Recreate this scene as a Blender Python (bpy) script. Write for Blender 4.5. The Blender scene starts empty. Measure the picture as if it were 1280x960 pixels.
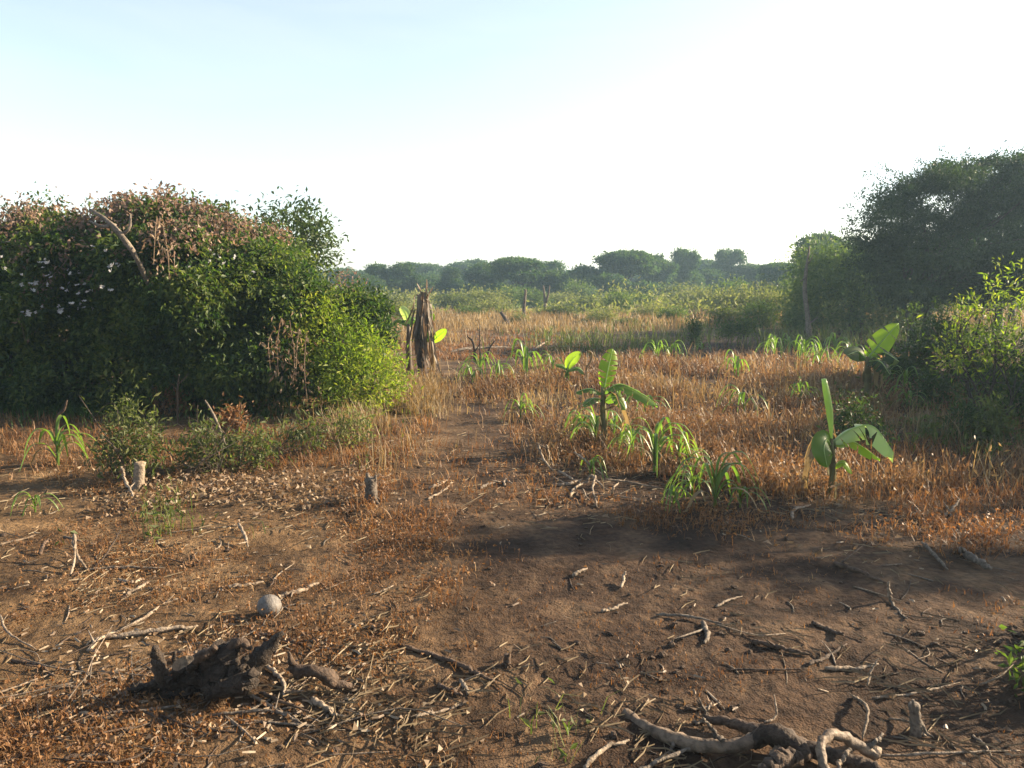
import bpy, math
import numpy as np
from mathutils import Vector

SC = bpy.context.scene
COL = SC.collection
RNG = np.random.default_rng(7)
R = math.radians

# ------------------------------------------------------------------ camera
CAMZ = 1.6
F = 960.0                                   # focal length in pixels of the 1280 px wide photograph
PITCH = math.atan(128.0 / 960.0)
cam_d = bpy.data.cameras.new('camera')
cam_d.sensor_width = 36.0
cam_d.lens = 36.0 * F / 1280.0
cam_d.clip_start = 0.05
cam_d.clip_end = 3000
cam = bpy.data.objects.new('camera', cam_d)
COL.objects.link(cam)
cam.location = (0, 0, CAMZ)
cam.rotation_euler = (math.pi / 2 - PITCH, 0, 0)
SC.camera = cam

def ray(px, py):
    u = (px - 640.0) / F
    v = (480.0 - py) / F
    return np.array([u, math.cos(PITCH) + v * math.sin(PITCH), -math.sin(PITCH) + v * math.cos(PITCH)])

# ------------------------------------------------------------------ noise and terrain
def _hash(ix, iy, seed):
    n = (ix.astype(np.int64) * 374761393 + iy.astype(np.int64) * 668265263 + seed * 974634777) & 0x7fffffff
    n = ((n ^ (n >> 13)) * 1274126177) & 0x7fffffff
    n = n ^ (n >> 16)
    return (n & 0xffff) / 65535.0

def vnoise(x, y, seed=0):
    x = np.asarray(x, float); y = np.asarray(y, float)
    ix = np.floor(x); iy = np.floor(y)
    fx = x - ix; fy = y - iy
    fx = fx * fx * (3 - 2 * fx); fy = fy * fy * (3 - 2 * fy)
    ix = ix.astype(np.int64); iy = iy.astype(np.int64)
    a = _hash(ix, iy, seed); b = _hash(ix + 1, iy, seed)
    c = _hash(ix, iy + 1, seed); d = _hash(ix + 1, iy + 1, seed)
    return (a * (1 - fx) + b * fx) * (1 - fy) + (c * (1 - fx) + d * fx) * fy

def fbm(x, y, seed=0, o=4):
    s = 0; a = .5
    for k in range(o):
        s = s + a * vnoise(x * 2 ** k, y * 2 ** k, seed + k * 17)
        a *= .5
    return s

def height(x, y):
    x = np.asarray(x, float); y = np.asarray(y, float)
    d = np.sqrt(x * x + y * y)
    h = .07 * (fbm(x * .45 + 9, y * .45, 3, 2) - .38)
    h = h + .035 * (fbm(x * 1.9, y * 1.9, 5, 2) - .38)
    near = np.clip(1.25 - d / 16, 0, 1)
    h = h + near * .022 * (fbm(x * 7, y * 7, 11, 2) - .38)
    h = h + near * .05 * (np.abs(fbm(x * 2.6 + 5, y * 2.6, 41, 3) - .44) - .07)
    h = h + near * .017 * (fbm(x * 24, y * 24, 21, 2) - .38)
    # a low swell that carries the red grass and the row of maize
    h = h + .16 * np.exp(-((y - 12.6) / 3.2) ** 2) * (1 / (1 + np.exp(-(x - .3) * 1.6)))
    return h

def hz(x, y):
    return float(height(np.array([x]), np.array([y]))[0])

def gp(px, py, lift=0.0):
    """the point of the ground under a pixel of the photograph"""
    d = ray(px, py)
    z = 0.0
    for _ in range(8):
        t = (z - CAMZ) / d[2]
        z = hz(d[0] * t, d[1] * t)
    return np.array([d[0] * t, d[1] * t, z + lift])

def gp_many(px, py):
    u = (px - 640.0) / F; v = (480.0 - py) / F
    dy = math.cos(PITCH) + v * math.sin(PITCH); dz = -math.sin(PITCH) + v * math.cos(PITCH)
    z = np.zeros_like(u)
    for _ in range(5):
        t = (z - CAMZ) / dz
        z = height(u * t, dy * t)
    return np.stack([u * t, dy * t, z], 1)

def at(px, py, Y):
    d = ray(px, py)
    t = Y / d[1]
    return np.array([d[0] * t, Y, CAMZ + d[2] * t])

def size_at(Y):
    return Y / F                              # metres per photograph pixel at depth Y

def in_poly(px, py, poly):
    inside = np.zeros(len(px), bool); n = len(poly); j = n - 1
    for i in range(n):
        xi, yi = poly[i]; xj, yj = poly[j]
        c = ((yi > py) != (yj > py)) & (px < (xj - xi) * (py - yi) / (yj - yi + 1e-9) + xi)
        inside ^= c; j = i
    return inside

# ------------------------------------------------------------------ materials
def new_mat(name):
    m = bpy.data.materials.new(name); m.use_nodes = True
    nt = m.node_tree; nt.nodes.clear()
    out = nt.nodes.new('ShaderNodeOutputMaterial')
    return m, nt, out

def ramp(nt, stops, fac=None):
    r = nt.nodes.new('ShaderNodeValToRGB')
    cr = r.color_ramp
    while len(cr.elements) > 1: cr.elements.remove(cr.elements[-1])
    for k, (p, c) in enumerate(stops):
        e = cr.elements[0] if k == 0 else cr.elements.new(p)
        e.position = p; e.color = (*c, 1)
    if fac is not None: nt.links.new(fac, r.inputs[0])
    return r

def leaf_mat(name, cols, trans=.35, tcol=(1.0, 1.15, .55), rough=.55, noise=.9, spec=.3, g=.62):
    cols = [tuple(c * g * .88 for c in q) for q in cols]
    m, nt, out = new_mat(name)
    L = nt.links.new
    geo = nt.nodes.new('ShaderNodeNewGeometry')
    tc = nt.nodes.new('ShaderNodeTexCoord')
    nz = nt.nodes.new('ShaderNodeTexNoise'); nz.inputs['Scale'].default_value = noise; nz.inputs['Detail'].default_value = 3
    L(tc.outputs['Object'], nz.inputs['Vector'])
    mx = nt.nodes.new('ShaderNodeMath'); mx.operation = 'MULTIPLY_ADD'
    L(geo.outputs['Random Per Island'], mx.inputs[0]); mx.inputs[1].default_value = .6
    sub = nt.nodes.new('ShaderNodeMath'); sub.operation = 'MULTIPLY_ADD'
    L(nz.outputs[0], sub.inputs[0]); sub.inputs[1].default_value = 1.3; sub.inputs[2].default_value = -.45
    L(sub.outputs[0], mx.inputs[2])
    n = len(cols)
    r = ramp(nt, [(k / max(1, n - 1), c) for k, c in enumerate(cols)], mx.outputs[0])
    bs = nt.nodes.new('ShaderNodeBsdfPrincipled')
    bs.inputs['Roughness'].default_value = rough
    bs.inputs['Specular IOR Level'].default_value = spec
    L(r.outputs[0], bs.inputs['Base Color'])
    tr = nt.nodes.new('ShaderNodeBsdfTranslucent')
    mul = nt.nodes.new('ShaderNodeMix'); mul.data_type = 'RGBA'; mul.blend_type = 'MULTIPLY'
    mul.inputs[0].default_value = 1
    L(r.outputs[0], mul.inputs[6]); mul.inputs[7].default_value = (*[min(c * 1.6, 3) for c in tcol], 1)
    L(mul.outputs[2], tr.inputs[0])
    ms = nt.nodes.new('ShaderNodeMixShader'); ms.inputs[0].default_value = trans
    L(bs.outputs[0], ms.inputs[1]); L(tr.outputs[0], ms.inputs[2]); L(ms.outputs[0], out.inputs[0])
    return m

def wood_mat(name, a, b, scale=9, rough=.8, bump=.8, g=.55, grain=.85):
    a = tuple(c * g * .86 for c in a); b = tuple(c * g * .86 for c in b)
    m, nt, out = new_mat(name)
    L = nt.links.new
    tc = nt.nodes.new('ShaderNodeTexCoord')
    geo = nt.nodes.new('ShaderNodeNewGeometry')
    nz = nt.nodes.new('ShaderNodeTexNoise'); nz.inputs['Scale'].default_value = scale; nz.inputs['Detail'].default_value = 6
    nz.inputs['Distortion'].default_value = .6
    L(tc.outputs['Object'], nz.inputs['Vector'])
    oi = nt.nodes.new('ShaderNodeObjectInfo')
    ad = nt.nodes.new('ShaderNodeMath'); ad.operation = 'MULTIPLY_ADD'
    L(oi.outputs['Random'], ad.inputs[0]); ad.inputs[1].default_value = .5
    sb = nt.nodes.new('ShaderNodeMath'); sb.operation = 'MULTIPLY_ADD'
    L(nz.outputs[0], sb.inputs[0]); sb.inputs[1].default_value = 1.5; sb.inputs[2].default_value = -.5
    L(sb.outputs[0], ad.inputs[2])
    r = ramp(nt, [(0, a), (.75, b), (1, [min(1, c * 1.25) for c in b])], ad.outputs[0])
    bs = nt.nodes.new('ShaderNodeBsdfPrincipled'); bs.inputs['Roughness'].default_value = rough
    bs.inputs['Specular IOR Level'].default_value = .25
    L(r.outputs[0], bs.inputs['Base Color'])
    st = nt.nodes.new('ShaderNodeTexNoise'); st.inputs['Scale'].default_value = scale * 4.5; st.inputs['Detail'].default_value = 5
    L(tc.outputs['Object'], st.inputs['Vector'])
    rs = ramp(nt, [(.35, (.38, .36, .34)), (.5, (.9, .9, .9)), (.68, (1.25, 1.22, 1.18))], st.outputs[0])
    mm = nt.nodes.new('ShaderNodeMix'); mm.data_type = 'RGBA'; mm.blend_type = 'MULTIPLY'; mm.inputs[0].default_value = grain
    L(r.outputs[0], mm.inputs[6]); L(rs.outputs[0], mm.inputs[7]); L(mm.outputs[2], bs.inputs['Base Color'])
    n2 = nt.nodes.new('ShaderNodeTexNoise'); n2.inputs['Scale'].default_value = scale * 7; n2.inputs['Detail'].default_value = 4
    L(tc.outputs['Object'], n2.inputs['Vector'])
    bp = nt.nodes.new('ShaderNodeBump'); bp.inputs['Strength'].default_value = bump; bp.inputs['Distance'].default_value = .01
    L(n2.outputs[0], bp.inputs['Height']); L(bp.outputs[0], bs.inputs['Normal'])
    L(bs.outputs[0], out.inputs[0])
    return m

def soil_mat():
    m, nt, out = new_mat('soil')
    L = nt.links.new
    tc = nt.nodes.new('ShaderNodeTexCoord')
    def noise(scale, detail=5, dist=0):
        n = nt.nodes.new('ShaderNodeTexNoise'); n.inputs['Scale'].default_value = scale
        n.inputs['Detail'].default_value = detail; n.inputs['Distortion'].default_value = dist
        L(tc.outputs['Object'], n.inputs['Vector']); return n.outputs[0]
    def mixc(f, a, b):
        x = nt.nodes.new('ShaderNodeMix'); x.data_type = 'RGBA'
        L(f, x.inputs[0]) if not isinstance(f, float) else None
        L(a, x.inputs[6]); L(b, x.inputs[7]); return x.outputs[2]
    def mr(v, a, b):
        x = nt.nodes.new('ShaderNodeMapRange'); L(v, x.inputs[0]); x.inputs[1].default_value = a; x.inputs[2].default_value = b
        return x.outputs[0]
    def math_(op, a, b):
        x = nt.nodes.new('ShaderNodeMath'); x.operation = op
        for k, v in enumerate((a, b)):
            if isinstance(v, (int, float)): x.inputs[k].default_value = v
            else: L(v, x.inputs[k])
        return x.outputs[0]
    big = noise(.55, 4, .4); mid = noise(3.2, 5, .3); fine = noise(28, 6); tiny = noise(120, 3)
    dark = ramp(nt, [(.3, (.021, .0125, .008)), (.5, (.049, .030, .0185)), (.7, (.092, .060, .036))], mid).outputs[0]
    pale = ramp(nt, [(.3, (.052, .031, .015)), (.55, (.104, .065, .033)), (.75, (.155, .103, .055))], mid).outputs[0]
    sep = nt.nodes.new('ShaderNodeSeparateXYZ'); L(tc.outputs['Object'], sep.inputs[0])
    # paler dry soil to the left and in patches
    lf = mr(math_('ADD', sep.outputs[0], math_('MULTIPLY', big, -3.0)), -1.3, -3.2)
    lf = math_('MAXIMUM', lf, mr(big, .56, .68))
    near = mixc(lf, dark, pale)
    crumbs = ramp(nt, [(.32, (.55, .52, .5)), (.52, (1, 1, 1)), (.72, (1.5, 1.42, 1.3))], fine).outputs[0]
    mu = nt.nodes.new('ShaderNodeMix'); mu.data_type = 'RGBA'; mu.blend_type = 'MULTIPLY'; mu.inputs[0].default_value = .8
    L(near, mu.inputs[6]); L(crumbs, mu.inputs[7])
    near = mu.outputs[2]
    damp = ramp(nt, [(.36, (.62, .6, .6)), (.5, (1, 1, 1)), (.66, (1.3, 1.27, 1.2))], noise(1.3, 6, .8)).outputs[0]
    mu2 = nt.nodes.new('ShaderNodeMix'); mu2.data_type = 'RGBA'; mu2.blend_type = 'MULTIPLY'; mu2.inputs[0].default_value = .9
    L(near, mu2.inputs[6]); L(damp, mu2.inputs[7]); near = mu2.outputs[2]
    far = ramp(nt, [(.3, (.15, .12, .05)), (.5, (.26, .19, .085)), (.7, (.36, .26, .12))], big).outputs[0]
    green = ramp(nt, [(.3, (.07, .1, .03)), (.6, (.14, .16, .055))], big).outputs[0]
    d1 = mr(math_('ADD', sep.outputs[1], math_('MULTIPLY', big, 6.0)), 26, 37)
    d2 = mr(math_('ADD', sep.outputs[1], math_('MULTIPLY', big, 14.0)), 40, 52)
    c = mixc(d1, near, far); c = mixc(d2, c, green)
    bs = nt.nodes.new('ShaderNodeBsdfPrincipled'); bs.inputs['Roughness'].default_value = .95
    bs.inputs['Specular IOR Level'].default_value = .12
    L(c, bs.inputs['Base Color'])
    bp = nt.nodes.new('ShaderNodeBump'); bp.inputs['Strength'].default_value = .9; bp.inputs['Distance'].default_value = .02
    L(math_('ADD', fine, math_('MULTIPLY', tiny, .5)), bp.inputs['Height']); L(bp.outputs[0], bs.inputs['Normal'])
    L(bs.outputs[0], out.inputs[0])
    return m

M = {}
M['soil'] = soil_mat()
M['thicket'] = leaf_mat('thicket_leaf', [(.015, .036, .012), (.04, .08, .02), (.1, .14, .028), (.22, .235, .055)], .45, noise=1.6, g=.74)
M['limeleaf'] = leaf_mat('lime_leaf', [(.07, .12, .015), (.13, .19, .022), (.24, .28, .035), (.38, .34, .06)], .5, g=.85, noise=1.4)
M['deadvine'] = leaf_mat('dead_vine_leaf', [(.09, .07, .045), (.2, .135, .095), (.3, .205, .15), (.4, .3, .21)], .35, (1.05, .9, .75), noise=1.6, g=.8)
M['acacia'] = leaf_mat('acacia_leaf', [(.018, .04, .014), (.035, .065, .022), (.055, .09, .028), (.1, .13, .04)], .3)
M['midtree'] = leaf_mat('mid_tree_leaf', [(.03, .06, .018), (.055, .09, .026), (.085, .125, .035), (.13, .16, .05)], .35)
M['shrub'] = leaf_mat('shrub_leaf', [(.05, .085, .018), (.09, .14, .028), (.14, .19, .04), (.22, .24, .06)], .42)
M['shadeliftmid'] = leaf_mat('shade_lifted_mid_leaf', [(.06, .1, .03), (.1, .15, .045), (.15, .2, .06), (.22, .25, .09)], .42, g=.8)  # leaf green lightened to offset the shade and haze this tree
M['hazetree'] = leaf_mat('far_tree_leaf', [(.02, .048, .02), (.04, .078, .03), (.07, .115, .04), (.11, .15, .05)], .35, noise=.6, spec=.15, g=.8)
M['weedgreen'] = leaf_mat('weed_leaf', [(.06, .08, .022), (.1, .13, .035), (.16, .18, .055), (.26, .24, .09)], .4)
M['fieldweed'] = leaf_mat('field_weed', [(.08, .1, .033), (.15, .165, .056), (.24, .23, .088), (.34, .29, .13)], .38, noise=.25, g=.8, spec=.15)
M['maize'] = leaf_mat('maize_leaf', [(.05, .1, .02), (.09, .16, .028), (.15, .22, .04), (.22, .28, .06)], .5, noise=2.5, rough=.4, spec=.5, g=.85)
M['drymaize'] = leaf_mat('dry_maize_leaf', [(.22, .15, .07), (.34, .25, .13), (.45, .36, .2)], .35, (1, .9, .6))
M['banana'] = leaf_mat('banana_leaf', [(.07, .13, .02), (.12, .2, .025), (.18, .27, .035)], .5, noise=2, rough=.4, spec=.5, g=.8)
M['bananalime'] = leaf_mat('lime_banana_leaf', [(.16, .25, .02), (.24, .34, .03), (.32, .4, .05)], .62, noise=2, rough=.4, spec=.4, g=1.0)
M['bananapale'] = leaf_mat('pale_banana_leaf', [(.24, .32, .13), (.34, .42, .18), (.44, .5, .24)], .5, noise=2, rough=.3, spec=.7, g=1.0)
M['bananadead'] = leaf_mat('withered_banana_leaf', [(.05, .04, .03), (.11, .085, .062), (.19, .15, .11), (.34, .28, .2)], .25, (1, .8, .6), noise=4, g=.9)
M['redgrass'] = leaf_mat('red_dry_grass', [(.11, .066, .036), (.2, .115, .058), (.31, .195, .098), (.46, .34, .18)], .35, (1, .8, .55), noise=1.3, g=.66)
M['straw'] = leaf_mat('straw', [(.17, .115, .06), (.28, .2, .1), (.38, .29, .155), (.5, .4, .24)], .35, (1, .85, .55), noise=.8, g=.64)
M['drystraw'] = leaf_mat('grey_dry_straw', [(.1, .07, .04), (.2, .145, .085), (.32, .245, .145), (.44, .35, .22)], .2, (1, .85, .55), noise=1.2, g=.62)
M['brownweed'] = leaf_mat('brown_dead_weed', [(.09, .045, .02), (.18, .09, .038), (.29, .155, .065), (.4, .26, .12)], .35, (1, .78, .45), noise=1.6, g=.74)
M['husk'] = leaf_mat('dry_husk', [(.13, .075, .04), (.22, .14, .08), (.34, .24, .145), (.5, .39, .26)], .25, (1, .85, .6), noise=5)
M['chip'] = leaf_mat('wood_chip', [(.09, .06, .04), (.2, .14, .09), (.34, .26, .17), (.45, .36, .25)], .0, noise=3)
M['flower'] = leaf_mat('white_flower', [(.6, .58, .55), (.75, .74, .72)], .3, (1, 1, 1))
M['grassgreen'] = leaf_mat('green_grass', [(.03, .07, .015), (.06, .12, .02), (.1, .17, .03)], .4)
M['bark'] = wood_mat('bark', (.055, .042, .032), (.16, .125, .095), 7)
M['palewood'] = wood_mat('pale_dry_wood', (.24, .17, .11), (.48, .38, .28), 12)
M['greywood'] = wood_mat('weathered_wood', (.12, .092, .07), (.3, .245, .19), 12)
M['brownwood'] = wood_mat('brown_wood', (.06, .04, .028), (.16, .105, .07), 12)
M['char'] = wood_mat('charred_wood', (.024, .017, .012), (.11, .078, .055), 22, .8, 1.0)
M['rootwood'] = wood_mat('root_wood', (.17, .115, .075), (.40, .30, .21), 8, .65)
M['sheath'] = leaf_mat('banana_sheath', [(.06, .045, .02), (.11, .09, .035), (.16, .15, .05), (.22, .17, .08)], .1, noise=6, g=.8)
M['cutwood'] = wood_mat('cut_wood', (.36, .24, .14), (.55, .4, .25), 16)
M['clod'] = wood_mat('soil_clod', (.06, .038, .024), (.12, .075, .046), 20)
M['ball'] = wood_mat('dusty_ball', (.26, .225, .195), (.42, .385, .35), 14, .6, .4, .4, .5)

# ------------------------------------------------------------------ mesh helpers
class MB:
    """collects vertices and polygons for ONE mesh object"""
    def __init__(s): s.v = []; s.f = []; s.n = 0; s.mi = []
    def add(s, V, *faces):
        V = np.asarray(V, float).reshape(-1, 3)
        s.v.append(V)
        for fa in faces:
            fa = np.asarray(fa, np.int64)
            if fa.size: s.f.append(fa + s.n)
        s.n += len(V)
        return s
    def build(s, name, mat, parent=None, smooth=False, origin=None):
        V = np.concatenate(s.v) if s.v else np.zeros((0, 3))
        if parent is None and origin is not None:
            V = V - np.asarray(origin)
        if parent is not None:
            V = V - np.array(parent_world(parent))
        me = bpy.data.meshes.new(name)
        me.vertices.add(len(V)); me.vertices.foreach_set('co', V.astype(np.float32).ravel())
        lv = np.concatenate([f.ravel() for f in s.f])
        tot = np.concatenate([np.full(len(f), f.shape[1]) for f in s.f])
        st = np.concatenate([[0], np.cumsum(tot)[:-1]])
        me.loops.add(len(lv)); me.loops.foreach_set('vertex_index', lv.astype(np.int32))
        me.polygons.add(len(tot)); me.polygons.foreach_set('loop_start', st.astype(np.int32))
        try: me.polygons.foreach_set('loop_total', tot.astype(np.int32))
        except Exception: pass
        me.polygons.foreach_set('use_smooth', np.full(len(tot), smooth))
        me.update(calc_edges=True); me.validate()
        me.materials.append(M[mat])
        o = bpy.data.objects.new(name, me); COL.objects.link(o)
        if parent is not None: o.parent = parent
        elif origin is not None: o.location = origin
        return o

def parent_world(p):
    v = np.array(p.location, float)
    while p.parent is not None:
        p = p.parent; v = v + np.array(p.location, float)
    return v

def tag(o, label=None, cat=None, group=None, kind=None):
    if label: o['label'] = label
    if cat: o['category'] = cat
    if group: o['group'] = group
    if kind: o['kind'] = kind
    return o

def empty(name, loc, label, cat, group=None):
    o = bpy.data.objects.new(name, None); COL.objects.link(o)
    o.location = tuple(float(c) for c in loc); o.empty_display_size = .1
    return tag(o, label, cat, group)

def copy_tree(o, parent=None):
    c = o.copy(); COL.objects.link(c); c.parent = parent
    for ch in list(o.children): copy_tree(ch, c)
    return c

def norm(v): 
    v = np.asarray(v, float); return v / (np.linalg.norm(v, axis=-1, keepdims=True) + 1e-9)

def spline(pts, n):
    """smooth path through points (Catmull-Rom), n points"""
    P = np.asarray(pts, float)
    if len(P) == 2: return P[0] + (P[1] - P[0]) * np.linspace(0, 1, n)[:, None]
    Q = np.vstack([2 * P[0] - P[1], P, 2 * P[-1] - P[-2]])
    t = np.linspace(0, len(P) - 1 - 1e-6, n); k = t.astype(int); f = (t - k)[:, None]
    a, b, c, d = Q[k], Q[k + 1], Q[k + 2], Q[k + 3]
    return .5 * (2 * b + (c - a) * f + (2 * a - 5 * b + 4 * c - d) * f ** 2 + (3 * b - a - 3 * c + d) * f ** 3)

def tube(mb, pts, rad, sides=8, rough=0.0, rng=RNG, flat=1.0):
    P = np.asarray(pts, float); n = len(P)
    rad = np.interp(np.linspace(0, 1, n), np.linspace(0, 1, len(rad)), rad) if np.ndim(rad) else np.full(n, rad)
    T = norm(np.gradient(P, axis=0))
    ref = np.array([0, 0, 1.]) if abs(T[:, 2]).mean() < .8 else np.array([1., 0, 0])
    S = norm(np.cross(T, ref)); U = np.cross(S, T)
    a = np.arange(sides) * 2 * math.pi / sides
    jit = 1 + rough * (rng.random((n, sides)) - .5) * 2
    ring = P[:, None, :] + (rad[:, None] * jit)[..., None] * (np.cos(a)[None, :, None] * S[:, None, :] + flat * np.sin(a)[None, :, None] * U[:, None, :])
    V = np.concatenate([ring.reshape(-1, 3), P[:1] - T[:1] * rad[0] * .25, P[-1:] + T[-1:] * rad[-1] * .25])
    i = np.arange(n - 1)[:, None] * sides + np.arange(sides)[None, :]
    j = np.arange(n - 1)[:, None] * sides + (np.arange(sides)[None, :] + 1) % sides
    q = np.stack([i, j, j + sides, i + sides], -1).reshape(-1, 4)
    k = np.arange(sides); k2 = (k + 1) % sides
    c0 = np.stack([k2, k, np.full(sides, n * sides)], 1)
    b = (n - 1) * sides
    c1 = np.stack([b + k, b + k2, np.full(sides, n * sides + 1)], 1)
    mb.add(V, q, np.concatenate([c0, c1]))
    return mb

def blob(mb, c, r, rng, rough=.18, nu=10, nv=7):
    th = np.linspace(0, math.pi, nv + 2)[1:-1]; ph = np.arange(nu) * 2 * math.pi / nu
    d = np.stack([np.sin(th)[:, None] * np.cos(ph), np.sin(th)[:, None] * np.sin(ph), np.cos(th)[:, None] * np.ones(nu)], -1)
    k = 1 + rough * (rng.random((nv, nu)) - .5) * 2
    V = np.concatenate([(d * k[..., None]).reshape(-1, 3), [[0, 0, 1.]], [[0, 0, -1.]]]) * np.asarray(r) + np.asarray(c)
    i = np.arange(nv - 1)[:, None] * nu + np.arange(nu); j = np.arange(nv - 1)[:, None] * nu + (np.arange(nu) + 1) % nu
    q = np.stack([i, i + nu, j + nu, j], -1).reshape(-1, 4)
    k0 = np.arange(nu); k1 = (k0 + 1) % nu
    top = np.stack([k0, k1, np.full(nu, nv * nu)], 1); b = (nv - 1) * nu
    bot = np.stack([b + k1, b + k0, np.full(nu, nv * nu + 1)], 1)
    mb.add(V, q, np.concatenate([top, bot])); return mb

def rand_dirs(n, rng):
    return norm(rng.normal(size=(n, 3)))

def leaves(mb, P, D, size, rng, aspect=.45, fold=.25, up=None):
    """leaf-shaped folded quads at P pointing along D"""
    n = len(P); D = norm(D)
    ref = rand_dirs(n, rng) if up is None else norm(up + .5 * rng.normal(size=(n, 3)))
    S = norm(np.cross(D, ref)); N = np.cross(S, D)
    L = size * rng.uniform(.65, 1.35, n)[:, None]; W = L * aspect
    a = P; b = P + D * L
    m = P + D * L * .45
    l = m + S * W * .5 + N * W * fold; r = m - S * W * .5 + N * W * fold
    V = np.stack([a, r, b, l], 1).reshape(-1, 3)
    q = np.arange(n * 4).reshape(-1, 4)
    mb.add(V, q); return mb

def crown(mb, blobs, n_clumps, per, cr, size, rng, shell=.62, aspect=.45, flat=1.0, droop=0.0, zmin=None, lump=.18, outward=.6, smax=1.04):
    """leaf clumps through the outer volume of a union of ellipsoids; returns clump centres"""
    B = np.array([b[0] for b in blobs], float); Rr = np.array([b[1] for b in blobs], float)
    w = (Rr[:, 0] * Rr[:, 2] + Rr[:, 0] * Rr[:, 1]); w = w / w.sum()
    k = rng.choice(len(B), n_clumps * 3, p=w)
    d = rand_dirs(len(k), rng)
    s = rng.uniform(shell, smax, len(k)) * (1 + lump * (2 * fbm(d[:, 0] * 2.3 + k * 7.1 + 20, d[:, 2] * 2.3 + d[:, 1] * 1.7 + 20, 31, 3) - .9))
    C = B[k] + d * Rr[k] * s[:, None]
    deep = np.full(len(C), 9.)
    for j in range(len(B)):
        q = np.sqrt((((C - B[j]) / Rr[j]) ** 2).sum(1)); q[k == j] = 9
        deep = np.minimum(deep, q)
    ok = deep > .66
    if zmin is not None: ok &= C[:, 2] > zmin
    C = C[ok][:n_clumps]; nd = d[ok][:n_clumps]
    n = len(C)
    off = rng.normal(size=(n, per, 3)) * .5 * cr * rng.uniform(.6, 1.4, (n, 1, 1)); off[..., 2] *= flat
    P = (C[:, None] + off).reshape(-1, 3)
    D = (nd[:, None] * outward + rng.normal(size=(n, per, 3)) * .75 + np.array([0, 0, -droop])).reshape(-1, 3)
    if zmin is not None:
        g = P[:, 2] > zmin - .05
        P = P[g]; D = D[g]
    leaves(mb, P, D, size, rng, aspect, up=np.array([0, 0, 1.]))
    return C

def blades(mb, P, h, w, rng, lean=.35, curl=.5):
    """grass blades: bent tapered strips of two quads"""
    n = len(P)
    az = rng.uniform(0, 2 * math.pi, n); dirv = np.stack([np.cos(az), np.sin(az), np.zeros(n)], 1)
    sa = az + rng.uniform(.6, 2.4, n); S = np.stack([np.cos(sa), np.sin(sa), np.zeros(n)], 1) * (w / 2)[:, None]
    le = np.abs(rng.normal(0, lean, n)); cu = le + np.abs(rng.normal(0, curl, n))
    up = np.array([0, 0, 1.])
    m = P + h[:, None] * .55 * (np.cos(le)[:, None] * up + np.sin(le)[:, None] * dirv)
    t = m + h[:, None] * .5 * (np.cos(cu)[:, None] * up + np.sin(cu)[:, None] * dirv)
    V = np.stack([P - S, P + S, m + S * .85, m - S * .85, t + S * .25, t - S * .25], 1).reshape(-1, 3)
    b = np.arange(n)[:, None] * 6
    q = np.concatenate([b + [0, 1, 2, 3], b + [3, 2, 4, 5]])
    mb.add(V, q); return mb

def strap(mb, path, width, normal_up=(0, 0, 1), fold=.3, twist=0.0, wave=0.0, rng=RNG):
    """long leaf along a path with a V fold: two quads per segment"""
    P = np.asarray(path, float); n = len(P)
    T = norm(np.gradient(P, axis=0))
    S = norm(np.cross(T, np.asarray(normal_up, float) + 1e-4)); N = np.cross(S, T)
    if twist:
        a = np.linspace(0, twist, n)[:, None]
        S, N = S * np.cos(a) + N * np.sin(a), N * np.cos(a) - S * np.sin(a)
    W = np.asarray(width)[:, None] * .5
    wl = wave * (rng.random((n, 1)) - .5); wr = wave * (rng.random((n, 1)) - .5)
    l = P + S * W + N * W * (fold + wl); r = P - S * W + N * W * (fold + wr)
    V = np.stack([l, P, r], 1).reshape(-1, 3)
    i = np.arange(n - 1)[:, None] * 3
    q = np.concatenate([i + [0, 1, 4, 3], i + [1, 2, 5, 4]])
    mb.add(V, q); return mb

def broad_leaf(parent, path, wmax, mat, up, rng, fold=.25, tear=0.0, name='leaf', label=None, rib='bananapale', n=16, shape=(.25, .85)):
    """banana leaf: blade cut into strips across the rib where it is torn, and a raised rib as sub-part"""
    P = spline(path, n)
    T = norm(np.gradient(P, axis=0)); up = np.asarray(up, float)
    S = norm(np.cross(T, up)); N = np.cross(S, T)
    t = np.linspace(0, 1, n)
    W = wmax * .5 * np.clip(np.sin(np.pi * np.clip(t * .93 + .05, 0, 1)) ** .62, 0, 1); W[0] = wmax * .06; W[-1] = wmax * .05
    mb = MB()
    for sgn in (1, -1):
        e = 5
        u = np.linspace(0, 1, e + 1)
        cols = P[:, None, :] + sgn * S[:, None, :] * (W[:, None] * u)[..., None] + N[:, None, :] * (W[:, None] * fold * u)[..., None] \
            - N[:, None, :] * (W[:, None] * .28 * u ** 2.5)[..., None]
        cols = cols + T[:, None, :] * (W[:, None] * .25 * u)[..., None]
        k = 0
        while k < n - 1:
            run = n - 1 - k if tear <= 0 else min(n - 1 - k, int(rng.integers(2, 5)))
            seg = cols[k:k + run + 1].copy()
            if tear > 0:
                dz = -rng.uniform(0, tear) * wmax * u ** 1.6
                seg = seg + np.array([0, 0, 1.]) * dz[None, :, None]
                g = rng.uniform(.02, .12) * (W[k] + W[k + run]) * u
                seg[0] += T[k] * g[:, None]; seg[-1] -= T[k + run] * g[:, None]
            m = len(seg)
            i = np.arange(m - 1)[:, None] * (e + 1) + np.arange(e)[None, :]
            q = np.stack([i, i + 1, i + e + 2, i + e + 1], -1).reshape(-1, 4)
            mb.add(seg.reshape(-1, 3), q)
            k += run
    o = mb.build(name, mat, parent, smooth=True)
    if label: o['label'] = label
    r = MB(); tube(r, P + N * wmax * .012, [wmax * .045, wmax * .03, wmax * .008], 6)
    r.build('leaf_rib', rib if rib in M else mat, o, True)
    return o

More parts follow.
